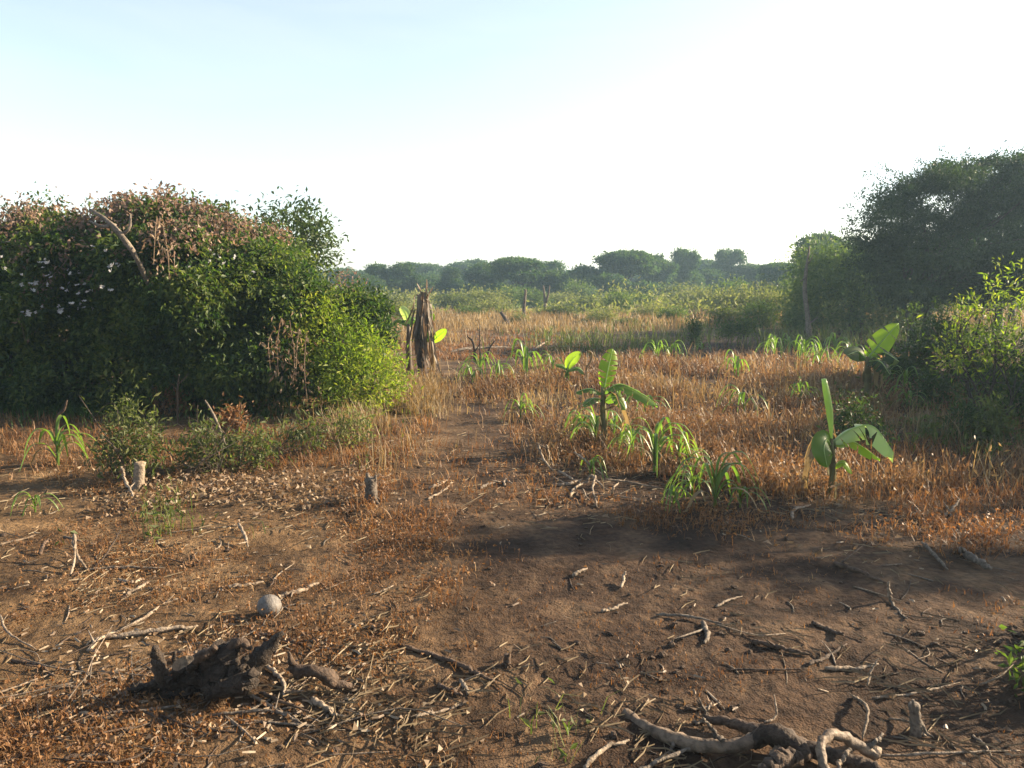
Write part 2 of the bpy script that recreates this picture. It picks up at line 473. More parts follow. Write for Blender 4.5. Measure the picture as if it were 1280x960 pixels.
# ------------------------------------------------------------------ ground sheet (polar grid: fine in front, coarse elsewhere)
def ground():
    rr = [0.0, .3, .6, .9]
    r = 1.15
    while r < 34: rr.append(r); r *= 1.0058
    while r < 900: rr.append(r); r *= 1.06
    rr = np.array(rr[1:])
    af = np.radians(np.arange(40, 140.01, .22)); ar = np.radians(np.linspace(140, 400, 70)[1:-1])
    aa = np.concatenate([af, ar]); na = len(aa); nr = len(rr)
    X = rr[:, None] * np.cos(aa); Y = rr[:, None] * np.sin(aa)
    Z = height(X, Y)
    V = np.concatenate([np.stack([X, Y, Z], -1).reshape(-1, 3), [[0, 0, hz(0, 0)]]])
    i = np.arange(nr - 1)[:, None] * na + np.arange(na); j = np.arange(nr - 1)[:, None] * na + (np.arange(na) + 1) % na
    q = np.stack([i, i + na, j + na, j], -1).reshape(-1, 4)
    k = np.arange(na); k1 = (k + 1) % na
    mb = MB().add(V, q[:, ::-1][:, ::-1], np.stack([np.full(na, nr * na), k, k1], 1))
    o = mb.build('ground', 'soil', smooth=True); o['kind'] = 'structure'
    return o
ground()

# ------------------------------------------------------------------ trunk helper
def limb_set(mb, base, top_blobs, r0, rng, stems=1, spread=.15, n_limbs=7):
    """tapered trunk(s) with limbs that reach into the crown"""
    base = np.asarray(base, float)
    cz = np.mean([b[0][2] for b in top_blobs])
    for s in range(stems):
        b0 = base + np.array([rng.normal(0, spread), rng.normal(0, spread), -.05]) * (1 if stems > 1 else 0) + np.array([0, 0, -.06])
        tgt = np.mean([b[0] for b in top_blobs], 0) * np.array([1, 1, 1]) + rng.normal(0, .2, 3)
        mid = b0 * .55 + tgt * .45 + rng.normal(0, .12, 3) * np.array([1, 1, .2])
        path = spline([b0, mid, tgt], 12)
        tube(mb, path, [r0 * 1.5, r0, r0 * .8, r0 * .4], 9, .12, rng)
        for k in range(n_limbs):
            bl = top_blobs[rng.integers(len(top_blobs))]
            e = np.array(bl[0]) + rand_dirs(1, rng)[0] * np.array(bl[1]) * .8
            st = path[rng.integers(4, 10)]
            m = (st + e) / 2 + rng.normal(0, .1, 3) + np.array([0, 0, .08])
            tube(mb, spline([st, m, e], 7), [r0 * .45, r0 * .25, r0 * .06], 6, .1, rng)

# ------------------------------------------------------------------ THE THICKET on the left
def build_thicket():
    rng = np.random.default_rng(21)
    base = np.array([-5.0, 10.6, hz(-5, 10.6)])
    t = empty('vine_covered_thicket', base, 'huge dark green thicket draped in vines with pinkish dead leaves along its top', 'thicket')
    blobs = [((-6.6, 10.9, 1.05), (1.7, 1.75, 1.62)), ((-5.0, 10.8, 1.2), (1.35, 1.6, 1.68)), ((-4.25, 10.3, 1.5), (.8, 1.2, 1.22)), ((-3.35, 10.3, .9), (.95, 1.3, 1.3)), ((-3.7, 10.5, 1.55), (.75, .9, .95)),
             ((-8.9, 11.3, 1.0), (2.0, 1.9, 1.55)), ((-5.9, 9.75, 1.45), (.75, .6, .7)), ((-3.7, 9.5, 1.25), (.6, .55, .6)), ((-4.7, 9.55, .6), (.7, .6, .6)), ((-2.62, 10.1, .6), (.8, 1.1, 1.0)), ((-5.6, 9.9, .45), (1.9, 1.0, .8)), ((-3.6, 9.6, .35), (.9, .65, .7))]
    fb = MB()
    blobs = [((c[0], c[1], c[2] * .93), (q[0], q[1], q[2] * .975)) for c, q in blobs]
    core = [(c, tuple(np.array(q) * .86)) for c, q in blobs]
    crown(fb, core, 3000, 16, .24, .075, rng, shell=.7, aspect=.55, zmin=.06, lump=.3, droop=.35)
    tmp = MB(); Cm = crown(tmp, blobs, 150, 1, .01, .01, rng, shell=.84, smax=.97, lump=.12, zmin=.3)
    masses = []
    for c in Cm:
        q = rng.uniform(.22, .52); masses.append((tuple(c), (q * rng.uniform(.8, 1.3), q, q * rng.uniform(.6, 1.0))))
    for c, q in masses:
        crown(fb, [(c, q)], int(330 * q[0] * q[2] / .2), 15, .11, .068, rng, shell=.45, smax=1.02, aspect=.52, zmin=.06, lump=.3, droop=.5)
    # hanging sprays that break up the face
    crown(fb, blobs, 500, 14, .12, .075, rng, shell=.98, smax=1.16, aspect=.4, zmin=.25, lump=.36, droop=.9)
    for k in range(34):                     # long shoots standing out of the mass
        bl = blobs[rng.integers(len(blobs))]; d = rand_dirs(1, rng)[0]; d[2] = abs(d[2]) * 1.1 + .1; d[1] = -abs(d[1]); d = norm(d)
        p0 = np.array(bl[0]) + d * np.array(bl[1]) * .95; dr = norm(d + [rng.normal(0, .4), 0, rng.uniform(.1, .9)]); L = rng.uniform(.15, .5)
        u = rng.random(22)[:, None]
        leaves(fb, p0 + dr * L * u + rng.normal(0, .02, (22, 3)) - np.array([0, 0, .25]) * L * u ** 2, dr + rng.normal(size=(22, 3)) * .8, .065, rng, .42)
    fb.build('foliage', 'thicket', t)
    # dead vine leaves over the top
    db = MB()
    tops = [((-6.6, 10.8, 1.15), (1.8, 1.6, 1.62)), ((-4.9, 10.6, 1.3), (1.45, 1.5, 1.68)), ((-3.8, 10.4, 1.5), (.85, 1.0, 1.1)), ((-8.6, 11.2, 1.05), (1.9, 1.6, 1.65))]
    tops = [((c[0], c[1], c[2] * .93), (q[0], q[1], q[2] * .965)) for c, q in tops]
    mb2 = MB(); C = crown(mb2, tops, 2600, 1, .01, .01, rng, shell=.95, smax=1.05, lump=.2)
    keep = (C[:, 2] > 1.95 + .5 * (fbm(C[:, 0] * 1.4 + 30, C[:, 1] * 1.4, 77, 2) - .3)) & (C[:, 0] > -9.5)
    keep &= fbm(C[:, 0] * 2.2 + 70, C[:, 2] * 2.2 + C[:, 1] * 1.3, 99, 3) > .31
    keep |= (rng.random(len(C)) < .14) & (C[:, 2] > 1.2)
    C = C[keep]
    per = 13
    mc = np.array([m[0] for m in masses if m[0][2] > 1.9]); mr_ = np.array([m[1] for m in masses if m[0][2] > 1.9])
    dd = rand_dirs(900, rng); dd[:, 2] = np.abs(dd[:, 2]); ki = rng.integers(len(mc), size=900)
    C2 = mc[ki] + dd * mr_[ki] * .98
    C2 = C2[fbm(C2[:, 0] * 1.5 + 12, C2[:, 2] * 1.5 + C2[:, 1], 93, 3) > .37]
    C = np.concatenate([C, C2])
    P = (C[:, None] + rng.normal(size=(len(C), per, 3)) * .075).reshape(-1, 3)
    leaves(db, P, rng.normal(size=P.shape) + np.array([0, 0, -.9]), .065, rng, .5, .5)
    for k in range(150):                    # dead strands trailing down over the leaves
        c = C[rng.integers(len(C))]; o = norm(c - np.array([-5.0, 10.9, .9])); L = rng.uniform(.25, .8)
        pth = spline([c + o * .05, c + o * .16 + [rng.normal(0, .12), 0, -.3 * L], c + o * .2 + [rng.normal(0, .2), -.08, -L]], 9)
        tube(db, pth, [.005, .004, .002], 4, .1, rng)
        q = pth[rng.integers(0, 9, 26)] + rng.normal(0, .03, (26, 3))
        leaves(db, q, rng.normal(size=(26, 3)) * .7 + [0, 0, -.8], .055, rng, .45, .5)
    db.build('dead_vine_foliage', 'deadvine', t)['label'] = 'pinkish brown dead vine leaves over the top'
    # stems inside
    sb = MB()
    for k in range(26):
        x = rng.uniform(-8.5, -3.4); y = rng.uniform(9.7, 11.2)
        e = np.array([x + rng.normal(0, .3), y + rng.normal(0, .3), rng.uniform(.9, 1.7)])
        b0 = np.array([x, y, hz(x, y) - .05])
        tube(sb, spline([b0, (b0 + e) / 2 + rng.normal(0, .15, 3), e], 8), [.045, .03, .012], 6, .1, rng)
    sb.build('stem', 'bark', t, True)
    # the bare dead branch leaning over the face
    br = MB(); Y = 8.95
    pts = [at(188, 362, Y + .2), at(172, 325, Y), at(152, 295, Y - .05), at(133, 275, Y), at(113, 262, Y + .15)]
    tube(br, spline(pts, 16), [.02, .03, .034, .028, .014], 8, .2, rng)
    tube(br, spline([at(140, 282, Y), at(126, 283, Y - .05), at(112, 276, Y)], 6), [.028, .02, .01], 6, .1, rng)
    tube(br, spline([at(152, 294, Y), at(162, 285, Y - .05), at(163, 268, Y)], 6), [.022, .016, .008], 6, .1, rng)
    o = br.build('dead_branch', 'greywood', t, True); o['label'] = 'bare pale dead branch slanting across the leaves'
    # dry hanging stalks at the right of the face
    for (a, b, Yd) in (((352, 395), (348, 470), 8.75), ((362, 400), (366, 480), 8.7), ((374, 410), (370, 470), 8.7), ((344, 410), (338, 462), 8.8), ((196, 270), (192, 330), 8.85), ((204, 285), (212, 350), 8.85), ((383, 415), (384, 500), 8.65)):
        sm = MB(); p0, p1 = at(*a, Yd), at(*b, Yd - .12)
        tube(sm, spline([p0, (p0 + p1) / 2 + rng.normal(0, .04, 3), p1], 8), [.004, .007, .004], 5, .1, rng)
        n = 34; u = rng.random(n)[:, None]
        leaves(sm, p0 + (p1 - p0) * u + rng.normal(0, .06, (n, 3)), rng.normal(size=(n, 3)) * .6 + [0, 0, -.8], .075, rng, .3, .5)
        sm.build('dry_stem', 'husk', t)
    # scattered white blossoms
    mbx = MB(); C = crown(mbx, blobs, 5200, 1, .01, .01, rng, shell=1.0, smax=1.06, lump=.2, zmin=.5)
    front = C[(C[:, 1] < 10.3) & (C[:, 2] > .75) & (C[:, 2] < 2.4) & (C[:, 0] > -7.2)]
    dens = np.exp(-((front[:, 0] + 5.3) / 1.0) ** 2 - ((front[:, 2] - 1.55) / .45) ** 2) + .55 * np.exp(-((front[:, 0] + 3.4) / .9) ** 2 - ((front[:, 2] - 1.75) / .35) ** 2) + .08
    pick = front[np.argsort(-dens * rng.random(len(front)))[:95]]
    proto = MB()
    for k in range(5):
        a = k * 2 * math.pi / 5
        leaves(proto, base.reshape(1, 3), np.array([[math.cos(a), math.sin(a) - .25, math.sin(a) * .8 + .2]]), .032, rng, .8, .1)
    blossom = proto.build('blossom', 'flower', t)
    for k, p in enumerate(pick):
        o = blossom if k == 0 else blossom.copy()
        if k: COL.objects.link(o); o.parent = t
        dr = norm(p - np.array([-4.8, 10.9, 1.2])) * .22
        o.location = tuple(p + dr + np.array([0, -.12, 0]) - base)
        o.rotation_euler = tuple(rng.uniform(-1, 1, 3)); s = rng.uniform(.6, 1.15); o.scale = (s, s, s)
build_thicket()

def leafy(name, label, cat, base, blobs, mat, leaf, clumps, per, cr, stems=3, r0=.012, group=None, aspect=.4, shell=.3, zmin=None, seed=1, flat=1.0, droop=0., trunk_name='stem', crown_name='foliage', extra=None, lump=.25, n_limbs=5, trunk_mat='bark', spread=.06):
    rng = np.random.default_rng(seed)
    t = empty(name, base, label, cat, group)
    fb = MB(); crown(fb, blobs, clumps, per, cr, leaf, rng, shell=shell, aspect=aspect, zmin=zmin, flat=flat, droop=droop, lump=lump)
    fb.build(crown_name, mat, t)
    sb = MB(); limb_set(sb, base, blobs, r0, rng, stems, spread, n_limbs)
    sb.build(trunk_name, trunk_mat, t, True)
    return t

# lime shrub at the right end of the thicket
b = gp(440, 515)
x0, y0 = at(443, 480, 9.35)[0], 9.35
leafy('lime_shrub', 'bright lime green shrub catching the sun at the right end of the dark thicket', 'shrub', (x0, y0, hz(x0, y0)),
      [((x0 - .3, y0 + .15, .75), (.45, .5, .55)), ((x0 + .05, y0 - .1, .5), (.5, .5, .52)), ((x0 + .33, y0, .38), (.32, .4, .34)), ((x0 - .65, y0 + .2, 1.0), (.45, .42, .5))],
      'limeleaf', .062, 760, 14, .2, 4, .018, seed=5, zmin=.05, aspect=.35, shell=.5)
# crown of the tree that stands behind the thicket
x0 = at(368, 300, 12.6)[0]
leafy('bushy_tree', 'rounded tree crown with dry brown leaves showing above and behind the thicket', 'tree', (x0, 12.6, hz(x0, 12.6)),
      [((x0 - .1, 12.6, 2.3), (.62, .6, .55)), ((x0 + .3, 12.5, 2.05), (.35, .5, .62)), ((x0 - .5, 12.7, 1.6), (.7, .6, .8))],
      'midtree', .09, 620, 14, .24, 1, .06, seed=6, trunk_name='trunk', crown_name='crown', shell=.5)
x0 = at(432, 350, 15)[0]
leafy('dry_bush', 'dull brown leafless bush poking out behind the lime shrub', 'bush', (x0, 15, hz(x0, 15)),
      [((x0, 15, 1.2), (.3, .3, .6)), ((x0 + .1, 15, .6), (.4, .4, .5))], 'deadvine', .07, 160, 12, .2, 4, .02, seed=7)

# ------------------------------------------------------------------ big tree on the right
def right_tree():
    rng = np.random.default_rng(31)
    b = at(1140, 440, 20.0); x, y = b[0], 20.0; base = np.array([x, y, hz(x, y)])
    t = empty('acacia_tree', base, 'big dark spreading tree with feathery crown on the right', 'tree')
    env = [(1086, 305), (1080, 282), (1090, 258), (1108, 240), (1122, 226), (1143, 214), (1165, 200), (1190, 203), (1220, 196), (1255, 190), (1300, 194), (1360, 215), (1420, 270), (1430, 340), (1330, 365), (1250, 368), (1200, 385), (1150, 388), (1112, 378), (1094, 340)]
    bl = []; s0 = size_at(y)
    while len(bl) < 190:
        px, py = rng.uniform(1056, 1430), rng.uniform(188, 390)
        if not in_poly(np.array([px]), np.array([py]), env)[0]: continue
        c = at(px, py, y + rng.normal(0, .75)); rx = rng.uniform(.38, .85)
        bl.append((tuple(c), (rx, rx, rx * rng.uniform(.3, .62))))
    fb = MB()
    for c, q in bl:
        crown(fb, [(c, q)], int(105 * q[0]), 16, .18, .095, rng, shell=.2, smax=1.05, aspect=.34, flat=.45, lump=.5, droop=.15)
    for (a, bb) in (((1110, 225), (1080, 215)), ((1168, 215), (1180, 182)), ((1090, 280), (1052, 277)), ((1100, 250), (1064, 246)), ((1090, 310), (1056, 308)), ((1160, 215), (1150, 198)), ((1215, 200), (1208, 192)), ((1120, 218), (1100, 206))):
        p0, p1 = at(*a, y), at(*bb, y - .2); u = rng.random(70)[:, None]
        leaves(fb, p0 + (p1 - p0) * u + rng.normal(0, .045, (70, 3)), (p1 - p0) * .6 + rng.normal(size=(70, 3)) * .5, .075, rng, .36)
    fb.build('crown', 'acacia', t)
    tb = MB()
    for (dx, px, py) in ((0, 1130, 330), (.28, 1160, 300)):
        b0 = base + np.array([dx, 0, -.08]); e = at(px, py, y)
        path = spline([b0, b0 * .6 + e * .4 + np.array([dx * .3, 0, 0]), e], 14)
        tube(tb, path, [.14, .1, .08, .05], 9, .12, rng)
        for k in range(9):
            q = bl[rng.integers(len(bl))]; ee = np.array(q[0]) + rand_dirs(1, rng)[0] * np.array(q[1]) * .7
            st = path[rng.integers(6, 13)]
            tube(tb, spline([st, (st + ee) / 2 + np.array([0, 0, .15]), ee], 7), [.05, .03, .008], 6, .1, rng)
    tb.build('trunk', 'bark', t, True)
right_tree()

# shrubs in front of the big tree
def px_shrub(name, label, cat, Y, base_px, parts, mat, leaf, clumps, per, cr, **kw):
    x = at(base_px, 480, Y)[0]
    bl = []
    for (px, py, rx, rz) in parts:
        s = size_at(Y); c = at(px, py, Y + kw.get('dy', 0)); bl.append((tuple(c), (rx * s, rx * s, rz * s)))
    kw.pop('dy', None)
    return leafy(name, label, cat, (x, Y, hz(x, Y)), bl, mat, leaf, clumps, per, cr, **kw)

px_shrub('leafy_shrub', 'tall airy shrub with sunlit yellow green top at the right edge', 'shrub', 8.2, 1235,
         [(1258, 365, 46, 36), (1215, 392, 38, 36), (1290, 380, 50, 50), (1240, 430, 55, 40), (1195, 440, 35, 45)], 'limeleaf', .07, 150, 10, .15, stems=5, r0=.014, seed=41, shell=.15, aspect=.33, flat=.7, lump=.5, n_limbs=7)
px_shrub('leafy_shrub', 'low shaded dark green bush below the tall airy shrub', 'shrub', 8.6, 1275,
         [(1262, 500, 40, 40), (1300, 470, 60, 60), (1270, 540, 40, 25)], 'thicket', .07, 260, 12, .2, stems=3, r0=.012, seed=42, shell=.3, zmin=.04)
px_shrub('leafy_shrub', 'loose green shrub in the shade under the big dark tree', 'shrub', 11.5, 1165,
         [(1170, 415, 45, 35), (1140, 450, 30, 25), (1200, 450, 45, 30), (1120, 470, 30, 20)], 'midtree', .075, 330, 11, .22, stems=4, r0=.012, seed=43, shell=.25, flat=.7)
px_shrub('leafy_shrub', 'small feathery shaded bush just behind the banana with the rolled leaf', 'shrub', 7.2, 1075,
         [(1068, 520, 22, 18), (1090, 545, 22, 16), (1055, 540, 18, 18)], 'midtree', .05, 120, 11, .12, stems=3, r0=.008, seed=44, shell=.2, zmin=.05)
px_shrub('leafy_shrub', 'dense hazy green bushy tree between dead pole and big dark tree', 'tree', 25, 1060,
         [(1035, 345, 45, 38), (1085, 350, 45, 45), (1050, 385, 60, 40), (1100, 395, 50, 40), (1010, 390, 30, 28), (1140, 350, 50, 50)], 'shadeliftmid', .13, 1900, 13, .4, stems=2, r0=.07, seed=45, shell=.45, zmin=.1)
px_shrub('leafy_shrub', 'dark small upright shrub in the shadow band of the field', 'shrub', 17.9, 868, [(868, 416, 9, 15), (866, 404, 7, 8)], 'thicket', .06, 90, 12, .12, stems=2, r0=.01, seed=46)
px_shrub('leafy_shrub', 'ragged dark low shrub right of the small upright shrub in shadow', 'shrub', 19, 910, [(905, 412, 12, 10), (922, 410, 14, 9), (938, 406, 12, 9)], 'thicket', .07, 130, 12, .14, stems=3, r0=.01, seed=47)

# trees and shrubs to the right of the view that throw their shade over the field
def shade_tree(x, y, h, rx, label, seed, mat='acacia', low=.35):
    leafy('shade_tree', label, 'tree', (x, y, hz(x, y)),
          [((x, y, h * .68), (rx, rx, h * .32)), ((x + rx * .5, y + .4, h * .55), (rx * .8, rx * .8, h * .3)), ((x - rx * .4, y - .2, h * low), (rx * .7, rx * .7, h * .28))],
          mat, .11, 1300, 13, .34, 2, .08, seed=seed, trunk_name='trunk', crown_name='crown', shell=.35)
shade_tree(9.5, 11.5, 2.5, 1.1, 'round green tree beyond the airy shrub on the right', 51)
shade_tree(15.6, 24.6, 5.4, 2.4, 'wide green tree far right behind the big dark tree', 52)
shade_tree(18.5, 28.5, 6.0, 2.8, 'tall green tree far right past the dead pole', 53)
shade_tree(9.0, 7.55, 2.3, 1.0, 'third bushy green tree right of the airy shrub, nearest of them', 58, 'midtree', .4)
shade_tree(9.1, 8.7, 2.35, 1.2, 'bushy green tree right of the airy shrub', 54, 'midtree', .4)
shade_tree(9.2, 10.2, 2.5, 1.2, 'second bushy green tree right of the airy shrub, farther', 56, 'midtree', .4)
for k, (yy, hh, lb) in enumerate(((5.83, 2.8, 'slender tree with a tiny crown, nearer of two added out of view for their shade'),)):  # added unseen tree, its small crown placed to cast a shade band
    leafy('shade_tree', lb, 'tree', (9.0, yy, hz(9.0, yy)), [((9.0, yy, hh), (.5, .32, .2)), ((8.6, yy + .1, hh + .05), (.4, .3, .16)), ((9.5, yy, hh - .1), (.5, .3, .16))],
          'midtree', .1, 110, 13, .18, 1, .05, seed=59 + k, trunk_name='trunk', crown_name='crown', shell=.3)
leafy('shade_tree', 'slender tree with a small high crown added out of view to shade the soil', 'tree', (9.0, 6.93, hz(9.0, 6.93)),  # added unseen tree, high narrow crown shaped for the dark patch of shade
      [((9.0, 6.93, 3.4), (.8, .28, .34)), ((8.5, 6.8, 3.3), (.6, .24, .28)), ((9.5, 7.05, 3.3), (.6, .26, .28))],
      'midtree', .1, 230, 13, .24, 1, .06, seed=57, trunk_name='trunk', crown_name='crown', shell=.3)

px_shrub('leafy_shrub', 'green leafy weed bush just outside the bottom right edge', 'shrub', 3.15, 1400, [(1400, 800, 70, 50), (1380, 860, 60, 40), (1460, 800, 70, 60)], 'shrub', .05, 260, 12, .11, stems=3, r0=.007, seed=62, shell=.2, zmin=.03)
px_shrub('leafy_shrub', 'green leafy weed bush peeking in at the bottom right edge', 'shrub', 2.75, 1345, [(1345, 880, 62, 60), (1335, 940, 60, 40), (1400, 900, 70, 70), (1440, 960, 80, 70)], 'shrub', .05, 280, 12, .11, stems=3, r0=.007, seed=55, shell=.2, zmin=.03)

# ------------------------------------------------------------------ far tree line
FARK = ((6.5, 4.4, 'dome'), (5.2, 4.6, 'ragged'), (6.6, 4.4, 'dome'), (4.6, 5.0, 'spire'), (6.0, 4.5, 'tiers'), (6.8, 4.3, 'ragged'))
def far_tree_proto(seed, w, h, habit):
    rng = np.random.default_rng(seed)
    t = empty('far_tree', (0, 0, 0), 'x', 'tree', 'trees of the far tree line')
    h = h * .93; bl = []
    n = {'dome': 13, 'tiers': 15, 'umbrella': 12, 'spire': 12, 'ragged': 11}[habit]
    for k in range(n):
        a = rng.uniform(0, 6.28); z = rng.uniform(.2, .9)
        if habit == 'dome': q = .42 * math.sqrt(max(.05, 1 - ((z - .35) / .6) ** 2)); rz = .12
        elif habit == 'tiers': q = rng.uniform(.2, .46); rz = .06
        elif habit == 'umbrella': z = rng.uniform(.55, .92); q = .46; rz = .06
        elif habit == 'spire': q = .4 * (1.05 - z); rz = .12
        else: q = rng.uniform(.1, .48); z = rng.uniform(.25, .95) * (1 - .3 * q); rz = .1
        q = q * w * math.sqrt(rng.random()); rx = w * rng.uniform(.1, .22)
        bl.append(((math.cos(a) * q, math.sin(a) * q, h * z), (rx, rx, h * rz * rng.uniform(.8, 1.7))))
    if habit in ('dome', 'ragged'): bl.append(((0, 0, h * .5), (w * .28, w * .28, h * .3)))
    fb = MB()
    for c, q in bl:
        crown(fb, [(c, q)], int(75 * q[0] * (q[0] + q[2]) + 26), 14, .3, .24, rng, shell=.3, smax=1.05, aspect=.5, flat=.6, lump=.45)
    fb.build('crown', 'hazetree', t)
    sb = MB(); limb_set(sb, (0, 0, 0), bl, .12, rng, 2 if habit in ('umbrella', 'tiers') else 1, .25, 9); sb.build('trunk', 'bark', t, True)
    return t
protos = [far_tree_proto(60 + k, *q) for k, q in enumerate(FARK)]
used = set()
def far_tree(px, top, Y, kind, wpx, label):
    if px % 5 == 3: kind = 4
    if px % 5 == 0 and px > 600 and kind != 0: kind = 5
    p = protos[kind]
    o = p if kind not in used else copy_tree(p)
    used.add(kind)
    x = at(px, 400, Y)[0]
    w0, h0 = FARK[kind][:2]
    H = at(px, top, Y)[2]
    sx = 1.15 * wpx * size_at(Y) / w0
    o.location = (x, Y, hz(x, Y) - .05); o.scale = (sx, max(.8, sx), H / h0 * 1.24); o.rotation_euler = (0, 0, (px * 37 % 628) / 100)
    o['label'] = label
for a in (
    (455, 341, 62, 2, 60, 'low wide tree at the left end of the far tree line beside the thicket'),
    (492, 337, 66, 0, 78, 'flat topped far tree just left of the withered banana stem'),
    (535, 345, 72, 2, 70, 'low dull far tree right behind the withered banana stem'),
    (566, 341, 68, 3, 42, 'narrow far tree just right of the withered banana stem'),
    (606, 333, 66, 1, 62, 'pale bushy far tree left of the domed middle tree'),
    (658, 324, 60, 0, 82, 'domed pale green tree in the middle of the far tree line, behind dead posts'),
    (690, 335, 70, 3, 46, 'small pointed far tree tucked against the domed middle tree'),
    (718, 346, 78, 2, 60, 'low far tree filling the dip between the two domed trees'),
    (768, 317, 63, 0, 92, 'biggest dark domed tree of the far tree line'),
    (822, 324, 68, 1, 52, 'dark spiky tree right of the biggest domed far tree'),
    (850, 322, 70, 3, 40, 'narrow dark tree, second right of the biggest domed far tree'),
    (905, 322, 74, 0, 62, 'pale rounded far tree standing behind the straw coloured field weeds'),
    (880, 342, 72, 2, 60, 'low light green far tree left of the pale rounded one'),
    (948, 332, 72, 1, 52, 'hazy bushy far tree right of the pale rounded one'),
    (978, 330, 60, 2, 54, 'hazy wide far tree directly left of the dead pole'),
    (1015, 309, 42, 1, 70, 'tall bright hazy tree behind the dead pole'),
    (1062, 314, 46, 0, 70, 'tall hazy tree between the dead pole and the big dark tree'),
    (1120, 318, 50, 3, 70, 'hazy tree hidden behind the trunk of the big dark tree'),
    (1190, 322, 48, 0, 90, 'hazy tree glimpsed below the crown of the big dark tree'),
    (1270, 318, 46, 1, 100, 'hazy tree behind the airy shrub at the right edge'),
): far_tree(*a)
for k, px in enumerate(range(380, 1360, 44)):
    far_tree(px, 344 - (k * 7 % 6) * 3, 88 + (k * 13 % 11), k * 5 % 6, 74, 'low blue hazy tree glimpsed behind the far tree line')

# ------------------------------------------------------------------ scrub of the field (individual bushes)
def bush_proto(seed, w, h, mat):
    rng = np.random.default_rng(seed)
    t = empty('field_bush', (0, 0, 0), 'x', 'bush', 'low bushes of the overgrown field')
    bl = [((rng.uniform(-.3, .3) * w, rng.uniform(-.3, .3) * w, h * rng.uniform(.3, .6)), (w * rng.uniform(.22, .35),) * 2 + (h * rng.uniform(.28, .42),)) for k in range(5)]
    fb = MB(); crown(fb, bl, 190, 13, .3, .12, rng, shell=.3, aspect=.45, zmin=.03, lump=.3)
    fb.build('foliage', mat, t)
    sb = MB(); limb_set(sb, (0, 0, 0), bl, .018, rng, 4, .1, 4); sb.build('stem', 'bark', t, True)
    return t
bp = [bush_proto(80, 1.6, 1.0, 'shrub'), bush_proto(81, 2.0, .9, 'fieldweed'), bush_proto(82, 1.4, 1.2, 'weedgreen')]
bused = set()
def field_bush(px, Y, k, wpx, top, label):
    o = bp[k] if k not in bused else copy_tree(bp[k]); bused.add(k)
    x = at(px, 400, Y)[0]; H = max(.3, at(px, top, Y)[2])
    w0, h0 = ((1.6, 1.0), (2.0, .9), (1.4, 1.2))[k]
    s = wpx * size_at(Y) / w0
    o.location = (x, Y, hz(x, Y)); o.scale = (s, s, H / h0); o.rotation_euler = (0, 0, px * .37); o['label'] = label
for a in (
    (770, 38, 0, 44, 364, 'bright green rounded field bush below the biggest domed far tree'),
    (735, 40, 2, 40, 368, 'dull green field bush left of the bright green rounded one'),
    (798, 42, 0, 36, 367, 'smaller green field bush right of the bright rounded one'),
    (665, 48, 0, 40, 362, 'grey green field bush at the foot of the domed middle tree'),
    (700, 50, 1, 46, 366, 'low pale field bush right of the dead posts'),
    (600, 46, 1, 70, 362, 'wide pale green field bush right of the withered banana stem'),
    (560, 44, 2, 50, 364, 'green field bush close behind the withered banana stem'),
    (478, 40, 2, 54, 364, 'dull olive field bush between the lime shrub and withered banana stem'),
    (505, 30, 1, 40, 378, 'low olive field bush beside the withered banana stem'),
    (925, 36, 1, 70, 360, 'wide yellow green field bush left of the dead pole'),
    (880, 42, 1, 66, 360, 'wide yellow green field bush in the middle of the straw grass'),
    (965, 34, 1, 46, 362, 'yellow green field bush nearest the dead pole on its left'),
    (845, 46, 2, 46, 362, 'green field bush below the dark spiky far tree'),
    (635, 52, 0, 40, 358, 'hazy green field bush left of the domed middle tree'),
    (815, 33, 1, 40, 380, 'pale straw tinged field bush at the edge of the shadow band'),
    (995, 26, 2, 30, 385, 'shaded green field bush at the foot of the dead pole'),
    (648, 30, 1, 30, 392, 'small pale bush at the foot of the upright grey post'),
    (700, 33, 2, 44, 378, 'olive bush in the straw field right of the dead posts'),
    (750, 29, 1, 50, 388, 'low wide olive bush in the straw field below the bright green bush'),
    (842, 30, 0, 34, 384, 'small fresh green bush at the back of the shadow band'),
    (900, 28, 2, 46, 380, 'tall olive bush behind the ragged dark low shrub'),
    (950, 27, 0, 44, 378, 'fresh green bush two steps left of the dead pole'),
    (585, 34, 0, 34, 384, 'small green bush beyond the fallen grey branch'),
    (620, 38, 1, 52, 374, 'wide olive bush left of the short leaning post'),
    (720, 56, 0, 44, 352, 'taller green bush below the dip in the far tree line'),
    (855, 54, 2, 60, 350, 'taller green bush below the narrow dark far tree'),
    (915, 50, 0, 60, 350, 'taller yellow green bush below the pale rounded far tree'),
    (960, 44, 2, 60, 348, 'taller hazy bush below the hazy far trees left of the dead pole'),
    (990, 36, 0, 56, 350, 'tall green bush behind the dead pole'),
    (470, 30, 0, 40, 388, 'green bush in the gap between lime shrub and withered banana'),
    (788, 27, 2, 30, 396, 'little olive bush standing in the shadow band'),
    (1030, 30, 1, 60, 372, 'wide shaded bush right of the dead pole')
): field_bush(*a)

